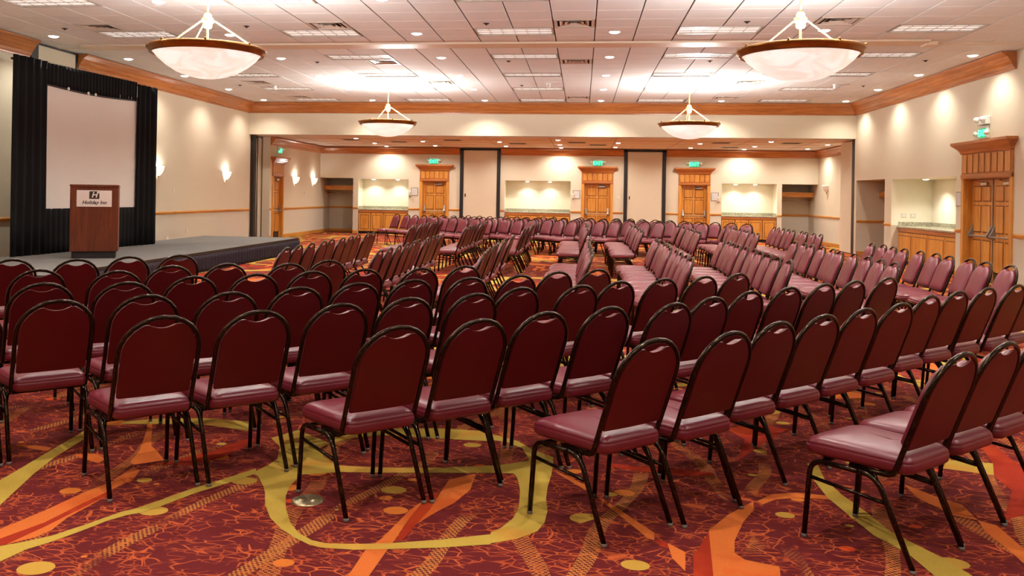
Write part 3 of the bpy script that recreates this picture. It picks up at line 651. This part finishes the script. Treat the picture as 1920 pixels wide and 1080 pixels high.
def pleat(p0, p1, z0, z1, nrm, amp, wave, th=.012, seed=0, flare=0.0, rows=4, topfn=None, botfn=None):
    rnd = random.Random(seed); p0 = Vector(p0); p1 = Vector(p1); L = (p1-p0).length; n = max(8, int(L/wave*8)); F_, B_ = [], []
    ph = [rnd.uniform(-.7, .7) for _ in range(int(L/wave)+3)]
    for r in range(rows+1):
        t = r/rows; fr_, br_ = [], []
        for i in range(n+1):
            s = i/n; q = s*L/wave; k = int(q); o_ = math.sin(2*math.pi*q+ph[k]*(1-(q-k))+ph[k+1]*(q-k)); A = amp*(.75+.4*ph[k])*(1+flare*(1-t))
            zt = topfn(s) if topfn else z1; zb = botfn(s) if botfn else z0
            P_ = p0.lerp(p1, s)+Vector(nrm)*(A*o_+amp+.25*amp*math.sin(5*s+t*2+seed)); P_.z = zb+(zt-zb)*t
            fr_.append(tuple(P_)); Q = P_-Vector(nrm)*th; br_.append(tuple(Q))
        F_.append(fr_); B_.append(br_)
    mb = MB().grid(F_); mb.grid([row[::-1] for row in B_])
    for ra, rb in ((F_[0][::-1], B_[0][::-1]), (F_[-1], B_[-1])): mb.grid([ra, rb], False)
    for c_ in (0, -1): mb.grid([[r[c_] for r in F_], [r[c_] for r in B_]], False)
    return mb
obj('skirt', pleat((SX1-ox+.012, SY0-oy, 0), (SX1-ox+.012, SY1-oy, 0), .005, SZ-.06, (1, 0, 0), .032, .15, seed=1, flare=.5), M['skirt'], st)
obj('skirt', pleat((SX0-ox, SY1-oy+.012, 0), (SX1-ox, SY1-oy+.012, 0), .005, SZ-.06, (0, 1, 0), .032, .15, seed=2, flare=.5), M['skirt'], st)
obj('skirt', pleat((SX0-ox, SY0-oy-.012, 0), (SX1-ox, SY0-oy-.012, 0), .005, SZ-.06, (0, -1, 0), .032, .15, seed=3, flare=.5), M['skirt'], st)
# ------------------------------------------------------------------ projection screen with drape kit   (local x along width, -y towards the audience)
ang = R(90-4.68)
sc = thing('projection_screen', 'tall white projection screen framed by black drapes on the stage', 'screen', (-9.48, 13.70, SZ), ang)
# local +x runs from the near edge to the far edge, local -y faces the room
obj('screen_surface', MB().box(.70, 3.66, .0, .012, .79, 3.06), M['screen'], sc)
obj('screen_frame', MB().box(.68, .72, .012, .05, .0, 3.08).box(3.64, 3.68, .012, .05, .0, 3.08).box(.68, 3.68, .012, .05, 3.04, 3.08).box(.68, 3.68, .012, .05, .74, .79), M['black'], sc)
obj('drape_rail', MB().tube([(.02, .03, 3.33), (4.36, .03, 3.33)], .02, 8), M['black'], sc)
obj('drape_panel', pleat((0, 0, 0), (.82, 0, 0), .0, 3.40, (0, -1, 0), .04, .19, seed=4, rows=6), M['fabric'], sc)
obj('drape_panel', pleat((3.60, 0, 0), (4.38, 0, 0), .0, 3.34, (0, -1, 0), .04, .2, seed=5, rows=6), M['fabric'], sc)
obj('valance', pleat((.78, 0, 0), (3.61, 0, 0), 3.0, 3.38, (0, -1, 0), .018, .10, seed=6, rows=4, botfn=lambda s: 3.015-.045*math.sin(math.pi*s)), M['fabric'], sc)
obj('screen_skirt', pleat((.80, 0, 0), (3.62, 0, 0), .0, .80, (0, -1, 0), .022, .14, seed=8, rows=4), M['fabric'], sc)
obj('valance_batten', MB().tube([(.80+2.8*i/10, -.012, 3.00-.045*math.sin(math.pi*i/10)) for i in range(11)], .018, 6), M['black'], sc)
for x, z in ((1.42, 2.985), (2.0, 2.965), (2.22, 2.965)): obj('snap', MB().lathe([(0, .012), (.03, .008), (.034, 0)], 10), M['white'], sc, (x, -.03, z), (R(90), 0, 0))
# ------------------------------------------------------------------ lectern
fx, fy = .500, -.866
lc = thing('lectern', 'mahogany lectern with white logo sign standing on the stage', 'lectern', (-8.09, 13.90, SZ), math.atan2(-fx, fy)-R(4)+R(0))
# local +y faces the audience
hw = .375
obj('body', MB().bbox(-hw, hw, -.42, .0, .115, 1.20, .006), M['mahog'], lc)
obj('front_panel', MB().box(-hw+.008, hw-.008, .0, .008, .12, .90), M['mahog'], lc)
obj('plinth', MB().bbox(-hw+.04, hw-.03, -.40, -.02, 0, .115, .006), M['black'], lc)
obj('reading_top', MB().ext([(-.45, 1.20), (.012, 1.20), (.012, 1.235), (-.45, 1.15+.07)], lambda t, p: (t, p[0], p[1]), -hw-.005, hw+.005), M['mahog'], lc)
sg = obj('sign_plate', MB().bbox(-.272, .272, .004, .018, .865, 1.14, .003), M['plate'], lc)
lg = obj('logo_square', MB().bbox(-.078, .078, .017, .021, .998, 1.124, .003), M['ink'], sg)
text_mb('logo_letter', 'H', .125, .001, M['plate'], lg, (0, .0225, 1.06), (R(90), 0, R(180)), .25, bold=.003)
obj('logo_notch', MB().ext([(0, 0), (.03, 0), (.012, .034), (-.012, .034)], lambda t, p: (-.055-p[0], t, 1.124-.032+p[1]), .021, .0225), M['plate'], lg)
text_mb('sign_lettering', 'Holiday Inn', .082, .001, M['ink'], sg, (0, .0195, .935), (R(90), 0, R(180)), .3, bold=.0022)
# ------------------------------------------------------------------ brass floor box
fl = thing('floor_outlet_cover', 'round metal floor outlet cover in the carpet under a near chair', 'floor outlet', (-1.346, 4.329, 0))
obj('cover_disc', MB().lathe([(0, .007), (.075, .007), (.08, .005), (.082, .0)], 28), M['nickel'], fl)
for k in range(2): obj('cap', MB().lathe([(0, .010), (.022, .010), (.024, .007)], 16), M['nickel'], fl, (.032*(1 if k else -1), 0, 0))
# ------------------------------------------------------------------ carpet motifs (outlines in metres on the floor)
MOTIF = [
 ('gold', [(-2.554, 3.421), (-2.474, 3.546), (-2.398, 3.609), (-2.325, 3.69), (-2.258, 3.828), (-2.214, 3.931), (-2.171, 4.028), (-2.137, 4.064), (-2.07, 4.203), (-1.988, 4.4), (-1.895, 4.563), (-1.788, 4.779), (-1.755, 4.691), (-1.851, 4.497), (-1.946, 4.326), (-2.021, 4.137), (-2.078, 4.024), (-2.125, 3.986), (-2.181, 3.898), (-2.222, 3.779), (-2.285, 3.629), (-2.344, 3.528), (-2.37, 3.399), (-2.446, 3.277)]),
 ('gold', [(-1.774, 4.72), (-1.742, 4.857), (-1.731, 4.973), (-1.542, 4.653), (-1.683, 4.627), (-1.753, 4.666)]),
 ('gold', [(-1.745, 4.68), (-1.731, 4.973), (-1.799, 5.206), (-1.919, 5.383), (-1.812, 5.6), (-1.527, 5.339), (-1.553, 5.237), (-1.483, 5.064), (-1.351, 4.915), (-1.319, 4.799), (-1.505, 4.717), (-1.507, 4.535), (-1.636, 4.488)]),
 ('gold', [(-1.636, 4.488), (-1.596, 4.401), (-1.535, 4.235), (-1.447, 4.067), (-1.355, 3.95), (-1.261, 3.859), (-1.17, 3.79), (-1.109, 3.767), (-1.084, 3.818), (-1.112, 3.82), (-1.172, 3.84), (-1.258, 3.913), (-1.336, 4.029), (-1.421, 4.213), (-1.477, 4.377), (-1.507, 4.535)]),
 ('gold', [(-1.109, 3.767), (-0.963, 3.768), (-0.8, 3.804), (-0.586, 3.858), (-0.379, 3.931), (-0.391, 4.047), (-0.6, 3.949), (-0.814, 3.869), (-0.948, 3.837), (-1.084, 3.818)]),
 ('gold', [(-0.38, 3.941), (-0.263, 4.016), (-0.181, 4.12), (-0.152, 4.238), (-0.144, 4.4), (-0.159, 4.57), (-0.158, 4.757), (-0.145, 4.963), (-0.142, 5.242), (-0.288, 5.215), (-0.355, 4.95), (-0.335, 4.901), (-0.316, 4.803), (-0.298, 4.66), (-0.288, 4.416), (-0.303, 4.27), (-0.354, 4.127), (-0.393, 4.069)]),
 ('gold', [(-1.351, 4.915), (-1.094, 4.922), (-0.764, 4.983), (-0.496, 5.075), (-0.482, 4.94), (-0.75, 4.891), (-1.074, 4.831), (-1.319, 4.799)]),
 ('gold', [(-0.495, 5.067), (-0.427, 5.102), (-0.212, 5.259), (-0.144, 5.302), (-0.154, 5.097), (-0.313, 4.945), (-0.388, 4.95), (-0.482, 4.94)]),
 ('gold', [(-1.589, 5.552), (-1.462, 5.668), (-1.281, 5.741), (-0.916, 5.812), (-0.571, 5.804), (-0.547, 5.571), (-0.953, 5.569), (-1.245, 5.583), (-1.413, 5.48), (-1.527, 5.339)]),
 ('gold', [(-0.565, 5.743), (-0.378, 5.61), (-0.274, 5.432), (-0.144, 5.302), (-0.28, 5.216), (-0.339, 5.452), (-0.44, 5.564), (-0.551, 5.605)]),
 ('gold', [(-3.024, 4.097), (-3.034, 4.341), (-3.053, 4.53), (-3.092, 4.866), (-3.128, 5.236), (-3.151, 5.394), (-3.058, 5.339), (-2.991, 4.765), (-2.928, 4.474), (-2.85, 4.196), (-2.793, 3.998), (-2.734, 3.707)]),
 ('gold', [(-3.024, 5.571), (-2.841, 5.687), (-2.53, 5.769), (-2.181, 5.737), (-2.093, 5.508), (-2.457, 5.605), (-2.778, 5.561), (-2.995, 5.519)]),
 ('gold', [(1.341, 5.459), (1.299, 5.131), (1.298, 4.848), (1.331, 4.602), (1.371, 4.34), (1.451, 4.153), (1.479, 3.919), (1.486, 3.763), (1.638, 3.946), (1.589, 4.12), (1.526, 4.264), (1.467, 4.399), (1.432, 4.668), (1.386, 4.918), (1.365, 5.174), (1.403, 5.47)]),
 ('gold', [(2.205, 5.69), (2.458, 5.668), (2.356, 5.418), (2.239, 5.46), (2.114, 5.502)]),
 ('orange', [(-2.63, 3.569), (-2.598, 3.722), (-2.542, 3.971), (-2.502, 4.236), (-2.452, 4.435), (-2.465, 4.68), (-2.403, 4.637), (-2.357, 4.478), (-2.389, 4.28), (-2.419, 4.097), (-2.451, 3.831), (-2.526, 3.621), (-2.555, 3.468)]),
 ('redor', [(-2.555, 3.468), (-2.526, 3.621), (-2.451, 3.831), (-2.419, 4.097), (-2.389, 4.28), (-2.36, 4.228), (-2.385, 4.04), (-2.419, 3.781), (-2.457, 3.582), (-2.494, 3.385)]),
 ('orange', [(-2.484, 3.418), (-2.457, 3.582), (-2.419, 3.781), (-2.385, 4.04), (-2.36, 4.228), (-2.368, 4.064), (-2.383, 3.901), (-2.365, 3.754), (-2.385, 3.663), (-2.474, 3.546)]),
 ('orange', [(-2.529, 4.766), (-2.579, 4.963), (-2.756, 5.397), (-2.928, 5.751), (-2.898, 5.757), (-2.569, 5.091), (-2.454, 4.956), (-2.354, 4.827), (-2.485, 4.718)]),
 ('redor', [(-2.404, 4.733), (-2.292, 4.868), (-2.17, 5.041), (-2.077, 5.318), (-2.01, 5.365), (-1.988, 5.235), (-2.055, 4.942), (-2.161, 4.778)]),
 ('orange', [(-3.37, 4.954), (-3.232, 4.964), (-3.12, 4.938), (-3.101, 4.864), (-3.238, 4.9)]),
 ('orange', [(-2.925, 4.837), (-2.808, 4.874), (-2.688, 4.793), (-2.693, 4.707), (-2.819, 4.769)]),
 ('orange', [(-0.917, 3.496), (-0.911, 3.769), (-0.871, 3.91), (-0.815, 4.28), (-0.766, 4.461), (-0.796, 4.183), (-0.808, 3.904), (-0.819, 3.769), (-0.834, 3.51)]),
 ('orange', [(-0.747, 4.114), (-0.718, 4.318), (-0.705, 4.61), (-0.692, 4.784), (-0.561, 4.912), (-0.559, 4.636), (-0.615, 4.422), (-0.683, 4.283)]),
 ('redor', [(-0.805, 3.887), (-0.796, 4.183), (-0.766, 4.461), (-0.713, 4.608), (-0.718, 4.318), (-0.747, 4.114), (-0.773, 3.927)]),
 ('orange', [(-0.136, 5.059), (0.046, 4.819), (0.053, 4.724), (-0.084, 4.948)]),
 ('orange', [(0.106, 4.629), (0.136, 4.612), (0.357, 4.197), (0.349, 4.106), (0.324, 4.119)]),
 ('orange', [(0.406, 4.081), (0.475, 3.993), (0.451, 3.787), (0.41, 3.917)]),
 ('redor', [(0.351, 4.124), (0.401, 4.098), (0.413, 4.015), (0.37, 4.041)]),
 ('redor', [(0.151, 5.253), (0.336, 5.216), (0.748, 5.182), (0.764, 5.131), (0.621, 5.078), (0.331, 5.132), (0.158, 5.183)]),
 ('orange', [(0.613, 4.271), (0.735, 4.496), (0.9, 4.724), (0.876, 4.593), (0.795, 4.413), (0.713, 4.163), (0.689, 4.021), (0.721, 3.952), (0.854, 3.903), (0.828, 3.747), (0.555, 3.7)]),
 ('orange', [(0.918, 4.727), (1.012, 4.85), (1.155, 4.904), (1.323, 4.88), (1.3, 4.822), (1.135, 4.819), (1.021, 4.772), (0.934, 4.679)]),
 ('redor', [(0.504, 3.952), (0.61, 4.249), (0.559, 3.701), (0.472, 3.686)]),
 ('redor', [(2.558, 6.094), (2.641, 6.07), (2.605, 5.695), (2.555, 5.424), (2.26, 4.792), (2.074, 4.663), (2.33, 5.145), (2.356, 5.418), (2.458, 5.668)]),
 ('orange', [(1.946, 4.641), (2.008, 4.583), (1.997, 4.229), (1.914, 4.05), (1.92, 4.215), (1.917, 4.478)]),
 ('redor', [(0.988, 6.17), (1.178, 6.344), (1.421, 6.255), (1.227, 5.96), (0.93, 5.416), (1.07, 5.93)]),
 ('orange', [(1.779, 5.16), (1.873, 4.979), (1.964, 4.864), (1.946, 4.641), (1.848, 4.694), (1.771, 4.934)])]
LAY = {'redor': .0006, 'orange': .0011, 'gold': .0016}
def near_repeat():
    mbs = {k: MB() for k in LAY}; cnt = [0]
    def put(polys, f, dz):
        for kind, pts in polys:
            q = [f(p) for p in pts]; cnt[0] += 1; mbs[kind].add([(x, y, LAY[kind]+(cnt[0] % 37)*1.2e-5) for x, y in q], [tuple(range(len(q)))])
    put(MOTIF, lambda p: p, 0)
    # the pattern repeats across the hall, alternately mirrored
    for a in range(-3, 3):
        for b in range(0, 8):
            sx = -1 if (a+b) % 2 else 1; cx_, cy_ = 4.15*a+1.2, 7.9+3.5*b
            put(MOTIF, lambda p: (cx_+sx*(p[0]+.2), cy_+(p[1]-4.2)*1.25), .0)
    rnd = random.Random(11)
    for q in range(190):
        x0, y0 = rnd.uniform(-9.8, 8), rnd.uniform(8.6, 32); a = rnd.choice((.35, -.5, 1.2))+rnd.uniform(-.35, .35); cur = rnd.uniform(-.5, .5); L_ = rnd.uniform(1.4, 3.2); wd = rnd.uniform(.07, .2)
        A_, B_ = [], []
        for i in range(13):
            t_ = i/12; an = a+cur*(t_-.5); px_, py_ = x0+L_*(t_-.5)*math.cos(an), y0+L_*(t_-.5)*math.sin(an); w_ = wd*math.sin(math.pi*(t_*.9+.05))**.7
            A_.append((px_-math.sin(an)*w_, py_+math.cos(an)*w_)); B_.append((px_+math.sin(an)*w_, py_-math.cos(an)*w_))
        put([(rnd.choice(('orange', 'orange', 'orange', 'gold', 'redor')), A_+B_[::-1])], lambda p: p, 0)
    for k, mb in mbs.items():
        if not mb.v: continue
        import bmesh
        me = mb.mesh('carpet_motif', M[k]); bm = bmesh.new(); bm.from_mesh(me); bmesh.ops.triangulate(bm, faces=bm.faces); bm.normal_update()
        kill = [v for v in bm.verts if not (XL < v.co.x < 8.9 and v.co.y < YB)]
        for f in bm.faces:
            if f.normal.z < 0: f.normal_flip()
        bmesh.ops.delete(bm, geom=kill, context='VERTS'); bm.to_mesh(me); bm.free()
        o = link('carpet_motif', me, floor); o['label'] = {'gold': 'olive gold swirling bands woven in the carpet', 'orange': 'orange leaf strokes woven in the carpet', 'redor': 'brick red patches woven in the carpet'}[k]; o['kind'] = 'stuff'
near_repeat()
# ------------------------------------------------------------------ chairs (local: y forward, origin between the rear feet)
def arc(pts, n=5):
    """round the corners of a polyline: list of (p, radius)"""
    out = [Vector(pts[0][0])]
    for i in range(1, len(pts)-1):
        p = Vector(pts[i][0]); r = pts[i][1]; a = (Vector(pts[i-1][0])-p).normalized(); b = (Vector(pts[i+1][0])-p).normalized()
        s_, e_ = p+a*r, p+b*r
        for k in range(n+1):
            t = k/n; out.append(s_*(1-t)**2+p*2*t*(1-t)+e_*t*t)
    out.append(Vector(pts[-1][0])); return out
TR = .0125; FW = .222
def back_y(z): return .085-(z-.42)*.365
def chair_meshes():
    D = {}
    for s in (-1, 1):
        D['legF', s] = fixn(MB().tube(arc([((s*FW, .50, .012), 0), ((s*(FW-.004), .475, .362), .06), ((s*(FW-.004), .40, .366), 0)]), TR, 8).mesh('leg', M['tube']))
        D['legR', s] = fixn(MB().tube(arc([((s*FW, .0, .012), 0), ((s*(FW-.004), .165, .368), .07), ((s*(FW-.004), .25, .368), 0)]), TR, 8).mesh('leg', M['tube']))
        D['str', s] = fixn(MB().tube([(s*(FW-.001), .482, .287), (s*(FW-.001), .128, .262)], .0085, 6).mesh('stretcher', M['tube']))
    sf = MB()
    for s in (-1, 1): sf.tube([(s*(FW-.004), .42, .366), (s*(FW-.004), .22, .368)], TR, 8)
    sf.tube([(-FW, .43, .362), (FW, .43, .362)], .010, 6).tube([(-FW, .20, .360), (FW, .20, .360)], .010, 6)
    for s in (-1, 1): sf.tube([(s*.20, .185, .372), (s*FW, .13, .285)], .008, 6)
    D['frame'] = fixn(sf.mesh('seat_frame', M['tube']))
    # back arch: from under the seat, up the side, over the top
    hwid = .203; side = []
    side += [(hwid-.012, .30, .378), (hwid-.008, .18, .378), (hwid-.004, .125, .380), (hwid-.002, .098, .392)]
    for z in (.43, .50, .58, .66, .735): side.append((hwid+.003*math.sin((z-.4)*5), back_y(z), z))
    top = []
    for k in range(1, 12):
        a = math.pi*k/12; z = .735+.179*math.sin(a); top.append(((hwid+.002)*math.cos(a), back_y(z), z))
    path = side+top+[(-x, y, z) for x, y, z in side[::-1]]
    D['arch'] = fixn(MB().tube(path, TR, 8).mesh('back_frame', M['tube']))
    # back pad outline (x, z)
    def outline(w, zb, b, scal):
        o_ = [(-w+.008, zb), (-.1, zb-.002), (0, zb-.003), (.1, zb-.002), (w-.008, zb), (w, zb+.008), (w, zb+.05)]
        for z in (.58, .66): o_.append((w, z))
        for k in range(0, 25):
            a = math.pi*k/24; x = w*math.cos(a); z = .735+b*math.sin(a)
            if abs(x) < .08: z -= scal*(1-(x/.08)**2)
            o_.append((x, z))
        for z in (.66, .58): o_.append((-w, z))
        o_ += [(-w, zb+.05), (-w, zb+.008)]
        return o_
    ol = outline(.186, .512, .163, .040); ob = outline(.186, .497, .163, .040); cx0, cz0 = 0, .66
    def ring(f, d, o_=None): return [(cx0+(x-cx0)*f, back_y(cz0+(z-cz0)*f)+d, cz0+(z-cz0)*f) for x, z in (o_ or ol)]
    pad = MB(); rg = [ring(.97, -.002), ring(.985, .012), ring(.98, .028), ring(.93, .040), ring(.75, .047), ring(.4, .050), ring(.1, .050)]
    n = len(ol)
    v = [p for r_ in rg for p in r_]; f = [(i*n+k, i*n+(k+1) % n, (i+1)*n+(k+1) % n, (i+1)*n+k) for i in range(len(rg)-1) for k in range(n)]
    f += [tuple((len(rg)-1)*n+k for k in range(n)), tuple(range(n))[::-1]]; pad.add(v, f, True)
    D['pad'] = fixn(pad.mesh('backrest', M['vinyl']))
    bp = MB(); rg = [ring(1.005, .002, ob), ring(1.0, -.009, ob), ring(.5, -.0105, ob)]
    v = [p for r_ in rg for p in r_]; f = [(i*n+k, i*n+(k+1) % n, (i+1)*n+(k+1) % n, (i+1)*n+k) for i in range(2) for k in range(n)]; f += [tuple(2*n+k for k in range(n)), tuple(range(n))[::-1]]
    bp.add(v, f, False); D['bpan'] = fixn(bp.mesh('back_panel', M['backvinyl']))
    # handle roll (padded lip at the scallop)
    lip = [(x, back_y(z)+.008, z-.009) for x, z in ol if abs(x) < .088 and z > .8]
    D['lip'] = fixn(MB().tube(lip, .008, 8).mesh('handle_roll', M['vinyl']))
    # seat cushion
    def sout(inset):
        P_ = []; w0, w1, y0, y1 = .190-inset, .222-inset, .036+inset, .525-inset
        corners = [((w0, y0), .05), ((w1, y1), .095), ((-w1, y1), .095), ((-w0, y0), .05)]; nn = 6
        for i in range(4):
            p = Vector((*corners[i][0], 0)); r_ = max(.01, corners[i][1]-inset*.5); a = (Vector((*corners[i-1][0], 0))-p).normalized(); b = (Vector((*corners[(i+1) % 4][0], 0))-p).normalized()
            for k in range(nn+1):
                t = k/nn; q = (p+a*r_)*(1-t)**2+p*2*t*(1-t)+(p+b*r_)*t*t; P_.append((q.x, q.y))
        return P_
    seat = MB(); lev = [(.02, .389), (.006, .392), (-.002, .400), (-.005, .413), (-.0055, .428), (-.004, .437), (-.0015, .440), (-.003, .443), (.002, .453), (.012, .463), (.028, .470), (.07, .476), (.13, .480), (.185, .482)]
    v = []
    for ins, z in lev: v += [(x, y, z-(.012 if y > .43 else 0)*max(0, (y-.43)/.1)*(1 if z > .43 else 0)) for x, y in sout(ins)]
    n = len(sout(0)); f = [(i*n+k, i*n+(k+1) % n, (i+1)*n+(k+1) % n, (i+1)*n+k) for i in range(len(lev)-1) for k in range(n)]
    f += [tuple((len(lev)-1)*n+k for k in range(n)), tuple(range(n))[::-1]]; seat.add(v, f, True)
    D['seat'] = fixn(seat.mesh('seat', M['vinyl']))
    D['glide'] = fixn(MB().lathe([(0, 0), (.012, 0), (.0135, .004), (.0130, .018), (0, .018)], 10).mesh('glide', M['glide']))
    D['bolt'] = fixn(MB().lathe([(0, .006), (.005, .005), (.006, 0)], 6).mesh('bolt', M['black']))
    return D
CH = chair_meshes()
def chair(apx, apy, th, label, group, detail):
    fw = (-math.sin(th), math.cos(th))
    t = thing('banquet_chair', label, 'chair', (apx+.100*fw[0], apy+.100*fw[1], 0), th, group)
    link('seat', CH['seat'], t); link('backrest', CH['pad'], t); link('back_panel', CH['bpan'], t); link('back_frame', CH['arch'], t); link('seat_frame', CH['frame'], t)
    if detail: link('handle_roll', CH['lip'], t)
    for s in (-1, 1):
        for k, y in (('legF', .50), ('legR', .0)):
            l = link('leg', CH[k, s], t)
            if detail: link('glide', CH['glide'], l, (s*FW, y, 0))
        link('stretcher', CH['str', s], t)
    return t
FRONT = [
 [(1.63, 4.01), (1.95, 4.35), (2.28, 4.70)],
 [(.36, 4.08), (.72, 4.36), (1.04, 4.79), (1.35, 5.14), (1.68, 5.51), (2.0, 5.86), (2.37, 6.39), (2.73, 6.8), (3.06, 7.13), (3.38, 7.42), (3.71, 7.78)],
 [(-.85, 4.17), (-.47, 4.52), (-.16, 4.88), (.18, 5.19), (.54, 5.44), (.84, 5.86), (1.17, 6.32), (1.52, 6.71), (1.85, 7.05), (2.18, 7.41), (2.56, 7.81)],
 [(-2.07, 4.22), (-1.69, 4.53), (-1.35, 4.93), (-1.03, 5.32), (-.66, 5.66), (-.37, 6.15), (-.01, 6.37), (.32, 6.8), (.67, 7.12), (.99, 7.41), (1.32, 7.77)],
 [(-3.27, 4.33), (-2.93, 4.68), (-2.56, 5.06), (-2.19, 5.29), (-1.85, 5.72), (-1.53, 6.11), (-1.21, 6.45), (-.83, 6.75), (-.51, 7.03), (-.17, 7.5), (.14, 7.82)],
 [(-3.92, 5.1), (-3.53, 5.5), (-3.08, 5.68), (-2.82, 6.21), (-2.44, 6.56), (-2.09, 6.92), (-1.76, 7.24), (-1.39, 7.42), (-1.06, 7.77)],
 [(-4.5, 6.02), (-4.13, 6.4), (-3.58, 6.43), (-3.39, 7.03), (-3.03, 7.39), (-2.57, 7.55), (-2.33, 8.04)],
 [(-4.95, 7.22), (-4.47, 7.39), (-4.21, 7.85), (-3.88, 8.21)]]
def spread(row, d=.483):
    q = [[(x+y)*.70711, (y-x)*.70711] for x, y in row]
    for _ in range(200):
        for i in range(len(q)-1):
            g = q[i+1][0]-q[i][0]
            if g < d: q[i][0] -= (d-g)/2; q[i+1][0] += (d-g)/2
    return [((a-b)*.70711, (a+b)*.70711) for a, b in q]
for r, row in enumerate(FRONT):
    row = spread(row)
    for q, (x, y) in enumerate(row):
        chair(x, y, R(45+random.uniform(-.8, .8)), 'burgundy chair, near slanted block, %s row from the stage, %s from left' % (ORD[7-r], ORD[q]), 'near slanted chair block', True)
MX = [-3.33, -2.21, -1.07, .135, 1.18, 2.19, 3.27, 4.37]
for r, x in enumerate(MX):
    for q in range(10):
        chair(x+random.uniform(-.025, .025), 9.74+.487*q, R(90+random.uniform(-.6, .6)), 'burgundy chair, middle straight block, %s line from the stage, %s from near end' % (ORD[r], ORD[q]), 'middle chair block', False)
    for q in range(9):
        chair(x+random.uniform(-.03, .03)+(.06 if r > 4 else 0), 17.30+.487*q, R(90+random.uniform(-.6, .6)), 'burgundy chair, farther straight block, %s line from the stage, %s from near end' % (ORD[r], ORD[q]), 'farther straight chair block', False)
for r in range(7):
    c = 20.95+1.1*r
    for q in range(10):
        y = 23.35+.35*q; x = c-y
        d_ = random.uniform(-.04, .04); chair(x+d_, y+d_, R(135+random.uniform(-.8, .8)), 'burgundy chair, rear slanted block, %s row from the stage, %s from near end' % (ORD[r], ORD[q]), 'rear slanted chair block', False)
